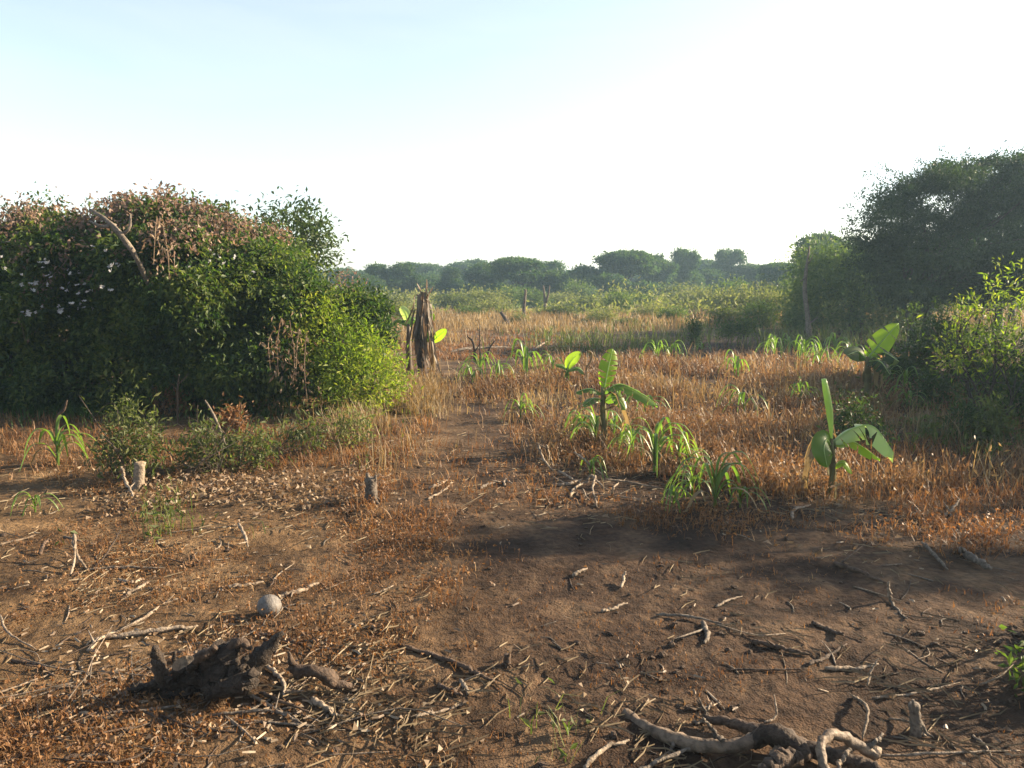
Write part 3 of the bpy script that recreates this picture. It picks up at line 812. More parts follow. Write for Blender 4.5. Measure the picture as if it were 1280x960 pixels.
# ------------------------------------------------------------------ ground cover (nobody could count it)
PATHW = [tuple(gp(*q)[:2]) for q in ((470, 640), (660, 640), (655, 585), (640, 540), (612, 505), (592, 478), (566, 476), (556, 500), (548, 535), (510, 580))]
def scatter(n, poly, rng, patch=None, seed=0, thr=.45):
    """points on the ground inside an outline, in patches"""
    xs = [p[0] for p in poly]; ys = [p[1] for p in poly]
    px = rng.uniform(min(xs), max(xs), n); py = rng.uniform(min(ys), max(ys), n)
    k = in_poly(px, py, poly); P = gp_many(px[k], py[k])
    d = np.linalg.norm(P[:, :2], axis=1)
    P[:, :2] += rng.normal(0, 1, (len(P), 2)) * (.035 * d + .02)[:, None] * (rng.random(len(P)) ** 2)[:, None] * 1.6
    P[:, 2] = height(P[:, 0], P[:, 1])
    bare = in_poly(P[:, 0], P[:, 1], PATHW) & (rng.random(len(P)) < .66)
    P = P[~bare]
    if patch:
        f = fbm(P[:, 0] * patch + 40, P[:, 1] * patch + 40, seed, 3)
        P = P[f + rng.normal(0, .06, len(P)) > thr]
    return P

def grass_patch(name, label, mat, P, h, w, rng, lean=.35, curl=.6, hvar=(.5, 1.3), tuft=3, trad=.03, kindlab=True, hn=None):
    P = np.repeat(P, tuft, 0); P = P + np.concatenate([rng.normal(0, 1, (len(P), 2)) * trad, np.zeros((len(P), 1))], 1)
    P[:, 2] = height(P[:, 0], P[:, 1]) - .005
    d = np.linalg.norm(P[:, :2], axis=1)
    H = h * rng.uniform(*hvar, len(P))
    if hn: H = H * (.35 + 1.5 * fbm(P[:, 0] * hn + 60, P[:, 1] * hn + 60, 9, 3))
    mb = MB(); blades(mb, P, H, np.maximum(w, d * .0009) * rng.uniform(.6, 1.5, len(P)), rng, lean, curl)
    return mb, P, H

def finish(mb, name, mat, label, cat):
    o = mb.build(name, mat); tag(o, label, cat, kind='stuff'); return o

rng = np.random.default_rng(101)
# red dry grass of the middle ground
poly = [(500, 478), (560, 470), (660, 462), (700, 440), (1000, 436), (1100, 440), (1130, 500), (1060, 560), (1160, 585), (1330, 590), (1330, 606), (1220, 618), (1120, 612), (1010, 622), (880, 612), (810, 590), (690, 582), (665, 570), (650, 535), (570, 505), (500, 500)]
P = np.concatenate([scatter(24000, poly, rng, 1.1, 51, .485), scatter(17000, poly, rng, 3.2, 151, .505)])
mb, Q, H = grass_patch('x', '', '', P, .17, .004, rng, .48, .8, tuft=3, trad=.035, hn=1.3)
k = rng.random(len(Q)) < .5
leaves(mb, Q[k] + np.stack([np.zeros(k.sum())] * 2 + [H[k] * rng.uniform(.2, .95, k.sum())], 1), rng.normal(size=(k.sum(), 3)), .045, rng, .4, .5)
P = scatter(2600, poly, rng, 2.2, 152, .52)
mbs, Q, H = grass_patch('x', '', '', P, .3, .0035, rng, .35, .9, tuft=2, trad=.05, hn=1.8)
k = rng.random(len(Q)) < .6
leaves(mbs, Q[k] + np.stack([np.zeros(k.sum())] * 2 + [H[k] * rng.uniform(.6, 1.0, k.sum())], 1), rng.normal(size=(k.sum(), 3)) + [0, 0, .3], .06, rng, .3, .5)
finish(mbs, 'seed_grass', 'straw', 'taller pale seeding stalks standing out of the red grass', 'grass')
finish(mb, 'red_grass', 'redgrass', 'rusty red dead grass covering the middle of the plot', 'grass')
# straw stalks among it and by the thicket
poly2 = [(400, 510), (500, 470), (550, 485), (560, 510), (500, 530), (440, 545), (400, 550)]
P = np.concatenate([scatter(5200, poly2, rng, 1.8, 52, .42), scatter(260, [(420, 530), (500, 520), (600, 550), (560, 590), (430, 600)], rng, 2.2, 59, .5), scatter(4200, [(640, 455), (1280, 440), (1280, 560), (640, 560)], rng, 1.0, 53, .5)])
mb, Q, H = grass_patch('x', '', '', P, .21, .004, rng, .3, .8, tuft=3, trad=.04, hn=1.6)
finish(mb, 'straw_grass', 'straw', 'tall golden straw grass beside the thicket and in the red grass', 'grass')
# far straw field
P = np.concatenate([scatter(15000, [(430, 392), (1020, 386), (1020, 408), (660, 418), (430, 440)], rng, .22, 54, .36), scatter(2500, [(1020, 384), (1500, 384), (1500, 412), (1020, 408)], rng)])
mb, Q, H = grass_patch('x', '', '', P, .3, .01, rng, .25, .5, tuft=3, trad=.12, hn=.3)
finish(mb, 'field_grass', 'straw', 'pale straw coloured grass of the far field behind the shadow band', 'grass')
# shaded green growth in the shadow band
P = scatter(3000, [(660, 416), (860, 402), (1200, 398), (1500, 405), (1500, 440), (900, 438), (690, 446)], rng, .5, 55, .36)
mb, Q, H = grass_patch('x', '', '', P, .3, .008, rng, .3, .6, tuft=3, trad=.08, hn=.5)
finish(mb, 'green_grass', 'weedgreen', 'olive grass growing in the shadow band across the field', 'grass')
# overgrown weeds beyond the straw
X = rng.uniform(-40, 60, 26000); Yy = 34 + 38 * rng.random(26000) ** 1.3
f = fbm(X * .16 + 50, Yy * .16 + 50, 61, 3); kk = f > .37
P = np.stack([X[kk], Yy[kk], height(X[kk], Yy[kk])], 1)
mb = MB()
hh = (.25 + 1.1 * (f[kk] - .37) / .4) * rng.uniform(.6, 1.3, len(P))
for rep in range(3):
    z = rng.random(len(P)) * hh
    leaves(mb, P + np.stack([rng.normal(0, .2, len(P)), rng.normal(0, .2, len(P)), z], 1), rng.normal(size=P.shape) + [0, 0, .4], .26, rng, .42, .3)
finish(mb, 'field_weeds', 'fieldweed', 'rank yellow green weeds covering the far field before the tree line', 'weeds')
# brown dead weeds lying over the near left
poly3 = [(-150, 560), (60, 560), (430, 575), (520, 600), (570, 680), (560, 760), (500, 830), (440, 1000), (-300, 1000)]
P = scatter(13500, poly3, rng, 1.5, 56, .44)
mb, Q, H = grass_patch('x', '', '', P, .045, .0032, rng, .7, .9, tuft=3, trad=.022, hn=1.6)
k = rng.random(len(Q)) < .5
leaves(mb, Q[k] + np.stack([np.zeros(k.sum())] * 2 + [H[k] * rng.uniform(.1, .9, k.sum()) + .006], 1), rng.normal(size=(k.sum(), 3)) * [1, 1, .5], .022, rng, .45, .6)
# and the rusty fringe on the right and centre
poly4 = [(400, 590), (430, 540), (520, 530), (640, 545), (700, 625), (960, 640), (1100, 640), (1290, 640), (1450, 640), (1450, 720), (1150, 690), (1000, 670), (640, 660), (560, 760), (480, 740)]
P = scatter(8500, poly4, rng, 1.8, 57, .47)
mb4, Q, H = grass_patch('x', '', '', P, .07, .0035, rng, .6, .9, tuft=4, trad=.03, hn=1.6)
k = rng.random(len(Q)) < .5
leaves(mb4, Q[k] + np.stack([np.zeros(k.sum())] * 2 + [H[k] * rng.uniform(.1, .9, k.sum()) + .006], 1), rng.normal(size=(k.sum(), 3)) * [1, 1, .5], .028, rng, .45, .6)
P = scatter(2600, [(450, 700), (1350, 690), (1450, 1000), (430, 1000)], rng, 2.0, 58, .5)
mb5, Q, H = grass_patch('x', '', '', P, .03, .003, rng, .8, .9, tuft=4, trad=.02, hn=1.6)
P = np.concatenate([scatter(1500, [(420, 520), (660, 530), (690, 630), (430, 620)], rng, 2.2, 89, .45), scatter(5200, [(1050, 470), (1500, 460), (1500, 640), (1150, 640), (1010, 560)], rng, 1.5, 83, .42), scatter(2600, [(-200, 525), (430, 520), (470, 585), (-200, 590)], rng, 1.6, 81, .4), scatter(3000, [(440, 405), (700, 405), (720, 446), (560, 452), (440, 470)], rng, .8, 82, .4)])
mb6, Q, H = grass_patch('x', '', '', P, .1, .004, rng, .6, .9, tuft=4, trad=.05, hn=1.2)
for src in (mb4, mb5, mb6):
    for v, fa in zip([np.concatenate(src.v)], [src.f]): mb.add(v, *fa)
finish(mb, 'dead_weeds', 'brownweed', 'rusty brown dead weeds withering over the bare soil', 'weeds')
# loose straw, lying flat
def flat_litter(P, lo, hi, w, rng):
    n = len(P); az = rng.uniform(0, 6.283, n); ln = rng.uniform(lo, hi, n) * rng.uniform(.5, 1, n)
    D = np.stack([np.cos(az), np.sin(az), rng.normal(0, .12, n)], 1); S = np.stack([-np.sin(az), np.cos(az), np.zeros(n)], 1) * (w * rng.uniform(.5, 1.4, n) / 2)[:, None]
    P = P + np.array([0, 0, .008]); U = np.array([0, 0, 1.]) * .004
    b = rng.normal(0, .12, n)[:, None] * ln[:, None] * S / np.linalg.norm(S, axis=1, keepdims=True)
    c = P + D * ln[:, None] * .5 + b; e = P + D * ln[:, None]
    e[:, 2] = np.maximum(e[:, 2], height(e[:, 0], e[:, 1]) + .004)
    V = np.stack([P - S, P + S, c + S, c - S, e + S * .6, e - S * .6, P + U, c + U * 1.4, e + U], 1).reshape(-1, 3)
    i = np.arange(n)[:, None] * 9
    return V, np.concatenate([i + [0, 6, 7, 3], i + [6, 1, 2, 7], i + [3, 7, 8, 5], i + [7, 2, 4, 8]])
mb = MB()
P = np.concatenate([scatter(5200, [(-200, 600), (470, 600), (540, 1000), (-300, 1000)], rng, 1.8, 71, .47),
                    scatter(1800, [(470, 620), (1400, 640), (1450, 1000), (500, 1000)], rng, 2.0, 72, .5),
                    scatter(900, [(420, 525), (660, 535), (690, 620), (430, 620)], rng, 2, 88, .42),
                    scatter(900, [(560, 480), (1200, 480), (1250, 660), (560, 660)], rng)])
mb.add(*flat_litter(P, .03, .2, .003, rng))
finish(mb, 'straw_litter', 'drystraw', 'loose broken straw lying flat over the soil', 'straw')
# curled husks and leaves in front of the thicket
mb = MB()
P = np.concatenate([scatter(2600, [(100, 590), (200, 585), (330, 590), (470, 600), (430, 635), (250, 632), (110, 645)], rng, 1.6, 73, .36),
                    scatter(260, [(660, 580), (800, 585), (840, 640), (680, 650)], rng, 3, 79, .42),
                    scatter(420, [(960, 620), (1200, 615), (1230, 690), (1000, 690)], rng, 3, 74, .44)])
n = len(P)
leaves(mb, P + np.stack([np.zeros(n)] * 2 + [rng.uniform(.005, .04, n)], 1), rng.normal(size=(n, 3)) * [1, 1, .45], .055, rng, .38, .8)
P = np.concatenate([scatter(1500, [(-200, 640), (560, 640), (560, 1000), (-300, 1000)], rng, 2.2, 85, .5), scatter(420, [(450, 620), (1400, 650), (1450, 1000), (450, 1000)], rng, 1.8, 86, .5)])
n = len(P)
leaves(mb, P + np.stack([np.zeros(n)] * 2 + [rng.uniform(.004, .02, n)], 1), rng.normal(size=(n, 3)) * [1, 1, .35], .035, rng, .5, .7)
finish(mb, 'leaf_litter', 'husk', 'curled dry husks and leaves littering the soil before the thicket', 'leaf litter')
# clods and wood chips
mb = MB()
P = scatter(1400, [(-150, 620), (1450, 620), (1500, 1000), (-250, 1000)], rng, 1.4, 80, .44)
for p in P:
    s = .004 + .014 * rng.random() ** 4
    blob(mb, p + np.array([0, 0, s * .3]), (s * rng.uniform(.8, 1.5), s * rng.uniform(.8, 1.5), s * rng.uniform(.5, .9)), rng, .3, 7, 4)
finish(mb, 'soil_crumbs', 'clod', 'brown crumbs and clods of earth on the bare ground', 'soil')
mb = MB()
P = np.concatenate([scatter(600, [(-150, 620), (1450, 640), (1500, 1000), (-250, 1000)], rng, 1.7, 87, .5), scatter(300, [(60, 780), (480, 780), (480, 930), (60, 930)], rng)])
V, q = flat_litter(P, .02, .06, .012, rng); mb.add(V, q)
finish(mb, 'bark_litter', 'chip', 'chips of bark and wood scattered over the soil', 'bark litter')
# green grass at the foot of the thicket
P = scatter(2600, [(-150, 485), (200, 488), (330, 515), (420, 520), (200, 525), (-150, 525)], rng, 1.2, 75, .34)
mb, Q, H = grass_patch('x', '', '', P, .16, .005, rng, .4, .8, tuft=4, trad=.05, hn=1.1)
P = scatter(1700, [(1040, 480), (1500, 450), (1500, 600), (1250, 590), (1060, 540)], rng, 1.3, 84, .46)
mb2, Q, H = grass_patch('x', '', '', P, .2, .005, rng, .4, .7, tuft=4, trad=.05, hn=1.3)
k = rng.random(len(Q)) < .6
leaves(mb2, Q[k] + np.stack([np.zeros(k.sum())] * 2 + [H[k] * rng.uniform(.2, 1, k.sum())], 1), rng.normal(size=(k.sum(), 3)) + [0, 0, .3], .07, rng, .4, .4)
finish(mb2, 'undergrowth', 'weedgreen', 'thin green undergrowth in the shade of the trees on the right', 'undergrowth')
finish(mb, 'thicket_grass', 'grassgreen', 'dark green grass at the shaded foot of the thicket', 'grass')
# pale weeds between the thicket and the litter
P = np.concatenate([scatter(260, [(120, 545), (420, 520), (470, 540), (450, 590), (300, 600), (130, 595)], rng, 1.8, 76, .42), scatter(90, [(150, 610), (240, 610), (230, 670), (150, 660)], rng, 3, 77, .4),
                    scatter(9, [(640, 900), (790, 890), (780, 960), (650, 965)], rng, 4, 78, .4)])
mb, Q, H = grass_patch('x', '', '', P, .14, .005, rng, .35, .6, tuft=3, trad=.04, hn=1.5)
k = rng.random(len(Q)) < .7
leaves(mb, Q[k] + np.stack([np.zeros(k.sum())] * 2 + [H[k] * rng.uniform(.2, 1, k.sum())], 1), rng.normal(size=(k.sum(), 3)) + [0, 0, .3], .05, rng, .4, .4)
finish(mb, 'pale_weeds', 'weedgreen', 'pale green weeds sprouting between the thicket and dry litter', 'weeds')

# ------------------------------------------------------------------ weed bushes in front of the thicket
def weed_bush(px, base, top, wpx, label, seed, mat='weedgreen', n=150, leaf=.06):
    p = gp(px, base); Y = p[1]; s = size_at(Y)
    bl = [(tuple(at(px, (base + top) / 2, Y)), (wpx * .3 * s, wpx * .3 * s, (base - top) * .6 * s)), (tuple(at(px - wpx * .2, base - (base - top) * .35, Y)), (wpx * .33 * s,) * 2 + ((base - top) * .35 * s,)),
          (tuple(at(px + wpx * .2, base - (base - top) * .4, Y)), (wpx * .33 * s,) * 2 + ((base - top) * .4 * s,))]
    leafy('weed_bush', label, 'weed', p, bl, mat, leaf, n, 9, .11, 6, .005, 'weed bushes along the thicket', .34, .1, p[2] + .02, seed, lump=.6, n_limbs=6)
weed_bush(162, 600, 482, 74, 'tallest bushy green weed beside the upright cut stump', 91, n=150, leaf=.055)
weed_bush(258, 588, 520, 66, 'green weed bush on the pale leaf litter, right of the tallest weed', 92, n=66)
weed_bush(312, 585, 528, 74, 'dense low weed bush under the dry stalk before the thicket', 93, n=60)
weed_bush(380, 570, 512, 50, 'pale green weed bush at the right of the weed row', 94, n=36)
weed_bush(216, 520, 470, 40, 'brown dying weed standing against the dark thicket', 95, 'brownweed', 70)
weed_bush(290, 550, 505, 34, 'dry brown weed head with a leaning stalk before the thicket', 96, 'brownweed', 80)
weed_bush(440, 560, 505, 60, 'straw coloured weed bush below the lime shrub', 97, 'fieldweed', 50)
weed_bush(1240, 560, 500, 50, 'dim green weed in the deep shade at the right edge', 98, 'weedgreen', 90)

for a in ((1165, 505, 462, 46, 'dim green weed under the left stems of the airy shrub', 190), (1205, 545, 505, 50, 'dim green weed at the foot of the airy shrub', 191),
          (1115, 478, 440, 44, 'dim leafy weed right behind the glowing banana leaf', 192), (1222, 486, 445, 50, 'dim tall weed behind the stems of the airy shrub', 193), (1150, 470, 425, 40, 'dim weed at the base of the big dark tree', 194)):
    weed_bush(*a[:5], a[5], 'midtree', 90, .07)
# ------------------------------------------------------------------ maize
def maize_proto(seed, n_leaves, h, spread, dry=1):
    rng = np.random.default_rng(seed)
    t = empty('maize_plant', (0, 0, 0), 'x', 'maize', 'young maize plants dotted over the plot')
    s = MB(); tube(s, spline([(0, 0, -.03), (.01, 0, h * .5), (0, .01, h)], 8), [.016, .013, .007], 8, .05, rng)
    s.build('stalk', 'maize', t, True)
    a0 = rng.uniform(0, 6.28)
    for k in range(n_leaves):
        u = k / (n_leaves - 1)
        a = a0 + k * math.pi + rng.normal(0, .9)
        z0 = h * (.12 + .85 * u); L = spread * (.75 + .5 * math.sin(math.pi * min(1, u + .15))) * rng.uniform(.85, 1.15)
        rise = L * (.62 + .45 * u) * rng.uniform(.7, 1.2); dr = L * (.5 - .45 * u) * rng.uniform(.6, 1.2)
        d = np.array([math.cos(a), math.sin(a), 0]); side = np.array([-d[1], d[0], 0]) * rng.normal(0, .1) * L
        base = np.array([0, 0, z0])
        pts = [base, base + d * L * .25 + [0, 0, rise * .62], base + d * L * .58 + side + [0, 0, rise * .72 - .1 * dr], base + d * L * .85 + side * 1.6 + [0, 0, rise * .35 - dr * .6], base + d * L * .98 + side * 2 + [0, 0, -.15 * rise - dr]]
        pth = spline(pts, 14); tt = np.linspace(0, 1, 14)
        pth[:, 2] = np.maximum(pth[:, 2], .012)
        w = .034 * np.clip(.45 + tt * 2.4, 0, 1) * np.clip((1 - tt) * 2.3, .04, 1) ** .8
        m = MB(); strap(m, pth, w, (0, 0, 1), .35, rng.normal(0, .35), .3, rng)
        isdry = k < dry
        o = m.build('leaf', 'drymaize' if isdry else 'maize', t, True)
        if isdry: o['label'] = 'dried straw coloured lower leaf'
    return t
mp = [maize_proto(111, 14, .30, .38, 2), maize_proto(112, 12, .26, .32, 1), maize_proto(113, 10, .2, .3, 1), maize_proto(114, 17, .34, .42, 3)]
mused = set()
def maize(px, base, hpx, k, label, rot=0):
    o = mp[k] if k not in mused else copy_tree(mp[k]); mused.add(k)
    p = gp(px, base); s = hpx * size_at(p[1]) / (.5, .43, .36, .56)[k]
    o.location = tuple(p); o.scale = (s * 1.05, s * 1.05, s); o.rotation_euler = (0, 0, rot); o['label'] = label
for a in (
    (893, 634, 68, 0, 'nearest bushy maize plant with drooping leaves at the edge of bare soil', .4),
    (818, 590, 66, 3, 'big leafy maize plant left of the nearest one, half in sun', 1.9),
    (745, 560, 52, 1, 'maize plant at the foot of the banana with lime upright leaf', 2.6),
    (806, 520, 30, 2, 'small maize plant just right of the banana with lime upright leaf', 1.1),
    (650, 526, 30, 1, 'lone pale maize plant in the red grass left of the lime banana', .2),
    (820, 452, 26, 0, 'maize plant beside the shadow band left of the small dark shrub', .9),
    (838, 450, 22, 2, 'small maize plant against the shadow band touching its neighbour', 3.1),
    (878, 442, 16, 1, 'tiny maize plant below the small dark upright shrub', 2.2),
    (929, 517, 31, 2, 'maize plant alone in the middle of the red grass', .3),
    (918, 472, 30, 1, 'pale maize plant in tall red grass below the ragged dark shrub', 1.3),
    (968, 448, 28, 0, 'bright maize plant left of the dead pole', 2.0),
    (1004, 455, 34, 3, 'tall pale maize plant at the foot of the dead pole', .7),
    (1043, 445, 26, 2, 'drooping maize plant just right of the dead pole', 1.6),
    (1025, 462, 30, 1, 'pale maize plant between the dead pole and the glowing banana leaf', 2.9),
    (999, 506, 30, 1, 'half shaded maize plant above the rolled banana leaf', .5),
    (600, 472, 30, 0, 'maize plant right of the withered banana stem', 1.0),
    (622, 478, 26, 2, 'small maize plant second right of the withered banana stem', 2.4),
    (655, 470, 40, 1, 'upright maize plant with one tall leaf in front of the bare branches', 1.5),
    (690, 464, 22, 2, 'small maize plant left of the smallest banana plant', .1),
    (72, 582, 54, 1, 'green maize plant at the left edge before the thicket', .8),
    (44, 640, 26, 2, 'small yellowish maize seedling at the far left edge', 1.7),
    (1130, 490, 32, 0, 'shaded maize plant right of the glowing banana leaf', 2.7),
    (1133, 508, 24, 2, 'dim maize plant under the airy shrub', .6),
    (768, 552, 34, 1, 'maize plant close behind the big leafy one', 1.2),
    (790, 574, 40, 0, 'maize plant overlapping the left side of the big leafy one', 2.2),
    (848, 590, 44, 1, 'maize plant overlapping the right side of the big leafy one', .1),
    (728, 545, 30, 2, 'small maize plant just left of the banana with lime upright leaf', 1.4),
    (866, 624, 40, 1, 'maize plant pressed against the left side of the nearest one', 2.8),
    (925, 634, 32, 2, 'thin maize plant right beside the nearest one', .9),
    (842, 634, 28, 2, 'thin shaded maize plant at the edge of bare soil left of the nearest one', 1.9),
    (775, 505, 22, 2, 'little maize plant behind the drooping leaf of the lime banana', .4),
    (985, 442, 22, 1, 'little bright maize plant between two others left of the dead pole', 1.1),
    (1062, 455, 26, 0, 'maize plant left of the glowing banana leaf', 2.5),
    (590, 478, 22, 2, 'little maize plant among the straw right of the withered banana', .3),
    (738, 596, 26, 2, 'withering maize plant standing behind the heap of pale branches', 3.0),
): maize(*a)

# ------------------------------------------------------------------ bananas
rb = np.random.default_rng(121)
def banana(name, label, px, base, stem_top, mat_stem='banana', r=.028):
    p = gp(px, base); Y = p[1]
    t = empty(name, p, label, 'banana plant')
    s = MB(); e = at(stem_top[0], stem_top[1], Y)
    tube(s, spline([p - [0, 0, .04], (p + e) / 2 + [.01, 0, 0], e], 8), [r * 1.15, r * .95, r * .8, r * .5], 9, .06)
    for q in range(4):                      # leaf sheaths wrapped round the stem
        u = .15 + .22 * q; c = (p * (1 - u) + e * u); a = q * 2.2; d = np.array([math.cos(a), math.sin(a), 0])
        strap(s, spline([c + d * r * .9, c + d * r * 1.15 + (e - p) * .12, c + d * r * 1.0 + (e - p) * .26], 6), np.array([1.6, 1.7, 1.5, 1.2, .8, .2]) * r, d, -.3, .2, .1, rb)
    for q in range(2):
        a = rb.uniform(0, 6.28); d = np.array([math.cos(a), math.sin(a), 0]); L = np.linalg.norm(e - p)
        c = p + (e - p) * rb.uniform(.6, .95)
        m = MB(); strap(m, spline([c, c + d * L * .25 + [0, 0, .03], c + d * L * .4 - [0, 0, L * .35], c + d * L * .38 - [0, 0, L * .62]], 9), np.array([.3, .6, 1, 1.1, 1, .8, .9, .5, .1]) * r * 2.2, d, .6, .8, .7, rb)
        m.build('dead_leaf', 'drymaize', t)['label'] = 'dead hanging leaf'
    return t, Y, s
rb = np.random.default_rng(120)
# lime upright leaf
t, Y, s = banana('banana_plant', 'young banana plant with one upright glowing lime leaf amid maize', 755, 562, (753, 484), 'banana', .03)
s.build('stem', 'sheath', t, True)
broad_leaf(t, [at(755, 486, Y), at(760, 462, Y), at(766, 436, Y + .06)], .185, 'bananalime', (.25, -1, .1), rb, .16, .03, label='upright glowing lime leaf')
broad_leaf(t, [at(754, 490, Y), at(775, 480, Y - .05), at(802, 492, Y - .1), at(822, 506, Y - .12)], .12, 'banana', (.1, -.45, 1), rb, -.1, .3)
broad_leaf(t, [at(752, 492, Y), at(738, 486, Y - .03), at(720, 490, Y - .06)], .08, 'banana', (0, -.4, 1), rb, -.1, .2)
broad_leaf(t, [at(752, 500, Y), at(742, 498, Y - .1), at(728, 508, Y - .2)], .1, 'banana', (0, -.6, 1), rb, -.1, .1)
broad_leaf(t, [at(756, 502, Y), at(770, 496, Y - .05), at(782, 512, Y - .1)], .12, 'banana', (0, -.8, .6), rb, -.1, .05)
# smallest
t, Y, s = banana('banana_plant', 'smallest banana plant with a single lime leaf left of the upright lime one', 708, 482, (709, 460), r=.03)
s.build('stem', 'banana', t, True)
broad_leaf(t, [at(709, 462, Y), at(714, 451, Y), at(725, 440, Y)], .17, 'bananalime', (.2, -1, .5), rb, .15)
broad_leaf(t, [at(709, 462, Y), at(702, 457, Y), at(694, 456, Y)], .1, 'banana', (0, -.6, 1), rb, 0)
broad_leaf(t, [at(709, 464, Y), at(722, 460, Y), at(730, 468, Y)], .1, 'banana', (0, -.6, 1), rb, 0)
# glowing broad leaf at the right
t, Y, s = banana('banana_plant', 'banana plant with broad glowing yellow leaf in front of the big dark tree', 1084, 496, (1084, 446), r=.05)
s.build('stem', 'sheath', t, True)
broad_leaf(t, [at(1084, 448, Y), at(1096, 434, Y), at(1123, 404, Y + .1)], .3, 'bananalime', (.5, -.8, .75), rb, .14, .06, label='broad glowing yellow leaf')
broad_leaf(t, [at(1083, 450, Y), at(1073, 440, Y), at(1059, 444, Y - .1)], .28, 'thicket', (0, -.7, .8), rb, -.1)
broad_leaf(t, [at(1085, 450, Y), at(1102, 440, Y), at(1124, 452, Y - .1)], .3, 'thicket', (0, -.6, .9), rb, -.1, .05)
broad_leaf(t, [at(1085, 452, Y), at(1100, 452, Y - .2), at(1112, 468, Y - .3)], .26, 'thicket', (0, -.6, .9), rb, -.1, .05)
# rolled leaf and torn leaf
t, Y, s = banana('banana_plant', 'banana plant with tall rolled pale leaf and torn drooping leaf', 1040, 622, (1039, 548), r=.026)
s.build('stem', 'sheath', t, True)
m = MB(); P0 = spline([at(1040, 552, Y), at(1037, 515, Y), at(1030, 474, Y)], 14); m_r = np.array([.008, .02, .03, .034, .033, .024])
tube(m, P0, m_r, 10, .04, rb, .7); m.build('rolled_leaf', 'bananapale', t, True)
broad_leaf(t, [at(1041, 552, Y), at(1066, 536, Y + .05), at(1092, 534, Y), at(1117, 566, Y - .1)], .19, 'bananapale', (.5, -.55, 1), rb, -.25, .42, label='torn drooping leaf lit from above', n=20)
broad_leaf(t, [at(1038, 556, Y), at(1033, 550, Y - .05), at(1030, 562, Y - .14), at(1034, 584, Y - .16)], .17, 'banana', (0, -1, .4), rb, -.05, label='small dark leaf hanging forward')
broad_leaf(t, [at(1042, 585, Y), at(1054, 578, Y - .04), at(1065, 592, Y - .06)], .07, 'bananalime', (0, -.6, 1), rb, 0, label='yellowing lower leaf')
broad_leaf(t, [at(1042, 556, Y), at(1066, 552, Y + .04), at(1100, 574, Y)], .09, 'bananalime', (0, -.6, 1), rb, -.1, .3)

# withered banana stem
def side_of(d): return np.array([-d[1], d[0], 0])
def withered():
    rng = np.random.default_rng(131)
    p = gp(528, 474); Y = p[1]
    t = empty('withered_banana', p, 'withered brown banana stem with hanging dead leaves beside the lime shrub', 'banana plant')
    s = MB(); tube(s, spline([p - [0, 0, .05], at(527, 430, Y), at(531, 392, Y), at(530, 366, Y)], 14), [.085, .06, .055, .05, .025], 10, .2, rng)
    s.build('stem', 'brownwood', t, True)
    for k in range(46):
        a = rng.uniform(0, 6.28); z0 = rng.uniform(.35, 1) ** .8
        top = at(530, 474 - 104 * z0, Y); d = np.array([math.cos(a), math.sin(a), 0])
        L = rng.uniform(.35, .75) * min(1, z0 * 1.5)
        q = rng.uniform(.5, 1.4) if rng.random() < .85 else rng.uniform(1.4, 2.1); pts = [top + d * .04, top + d * .08 * q + [0, 0, .05], top + d * .11 * q + [0, 0, -L * .45], top + d * rng.uniform(.06, .22) * q + side_of(d) * rng.normal(0, .06) + [0, 0, -L]]
        m = MB(); pth = spline(pts, 9); pth[:, 2] = np.maximum(pth[:, 2], p[2] + .02)
        strap(m, pth, np.array([.04, .08, .1, .11, .1, .09, .08, .06, .02]) * rng.uniform(.3, .8), d, rng.uniform(.2, .7), rng.normal(0, 1.1), 1.1, rng)
        m.build('dead_leaf', 'bananadead', t)
    for (q, r) in (((526, 368), (521, 354)), ((532, 368), (533, 349)), ((534, 370), (541, 358))):
        m = MB(); strap(m, spline([at(*q, Y), at(*r, Y)], 5), [.07, .08, .06, .05, .02], (1, 0, .2), .5, .3, .6, rng); m.build('dead_leaf', 'bananadead', t)
    t2 = empty('banana_plant', gp(541, 470), 'lime banana shoot growing against the withered banana stem', 'banana plant')
    Y2 = gp(541, 470)[1] - .36
    s = MB(); tube(s, spline([gp(541, 470), at(540, 440, Y2), at(538, 424, Y2)], 7), [.05, .045, .03], 8, .06, rng); s.build('stem', 'drymaize', t2, True)
    broad_leaf(t2, [at(538, 428, Y2), at(533, 414, Y2), at(534, 396, Y2)], .2, 'bananalime', (-.2, -1, .2), rng, .15)
    broad_leaf(t2, [at(538, 412, Y2), at(537, 402, Y2), at(542, 392, Y2)], .14, 'bananalime', (.2, -1, .2), rng, .15)
    broad_leaf(t2, [at(540, 428, Y2), at(548, 420, Y2 - .05), at(558, 412, Y2 - .1)], .16, 'bananalime', (.2, -.9, .5), rng, .1)
    t3 = empty('banana_plant', gp(512, 468), 'grey green banana shoot on the left side of the withered stem', 'banana plant')
    Y3 = gp(512, 468)[1] - .1
    s = MB(); tube(s, spline([gp(512, 468), at(511, 440, Y3), at(511, 405, Y3)], 7), [.06, .05, .03], 8, .06, rng); s.build('stem', 'bananadead', t3, True)
    broad_leaf(t3, [at(511, 406, Y3), at(507, 392, Y3), at(501, 383, Y3)], .16, 'bananapale', (-.2, -1, .4), rng, .1)
    broad_leaf(t3, [at(511, 408, Y3), at(498, 400, Y3), at(486, 410, Y3)], .13, 'banana', (0, -.6, 1), rng, 0)
    broad_leaf(t3, [at(511, 410, Y3), at(516, 398, Y3), at(520, 404, Y3)], .13, 'banana', (0, -.6, 1), rng, 0)
withered()

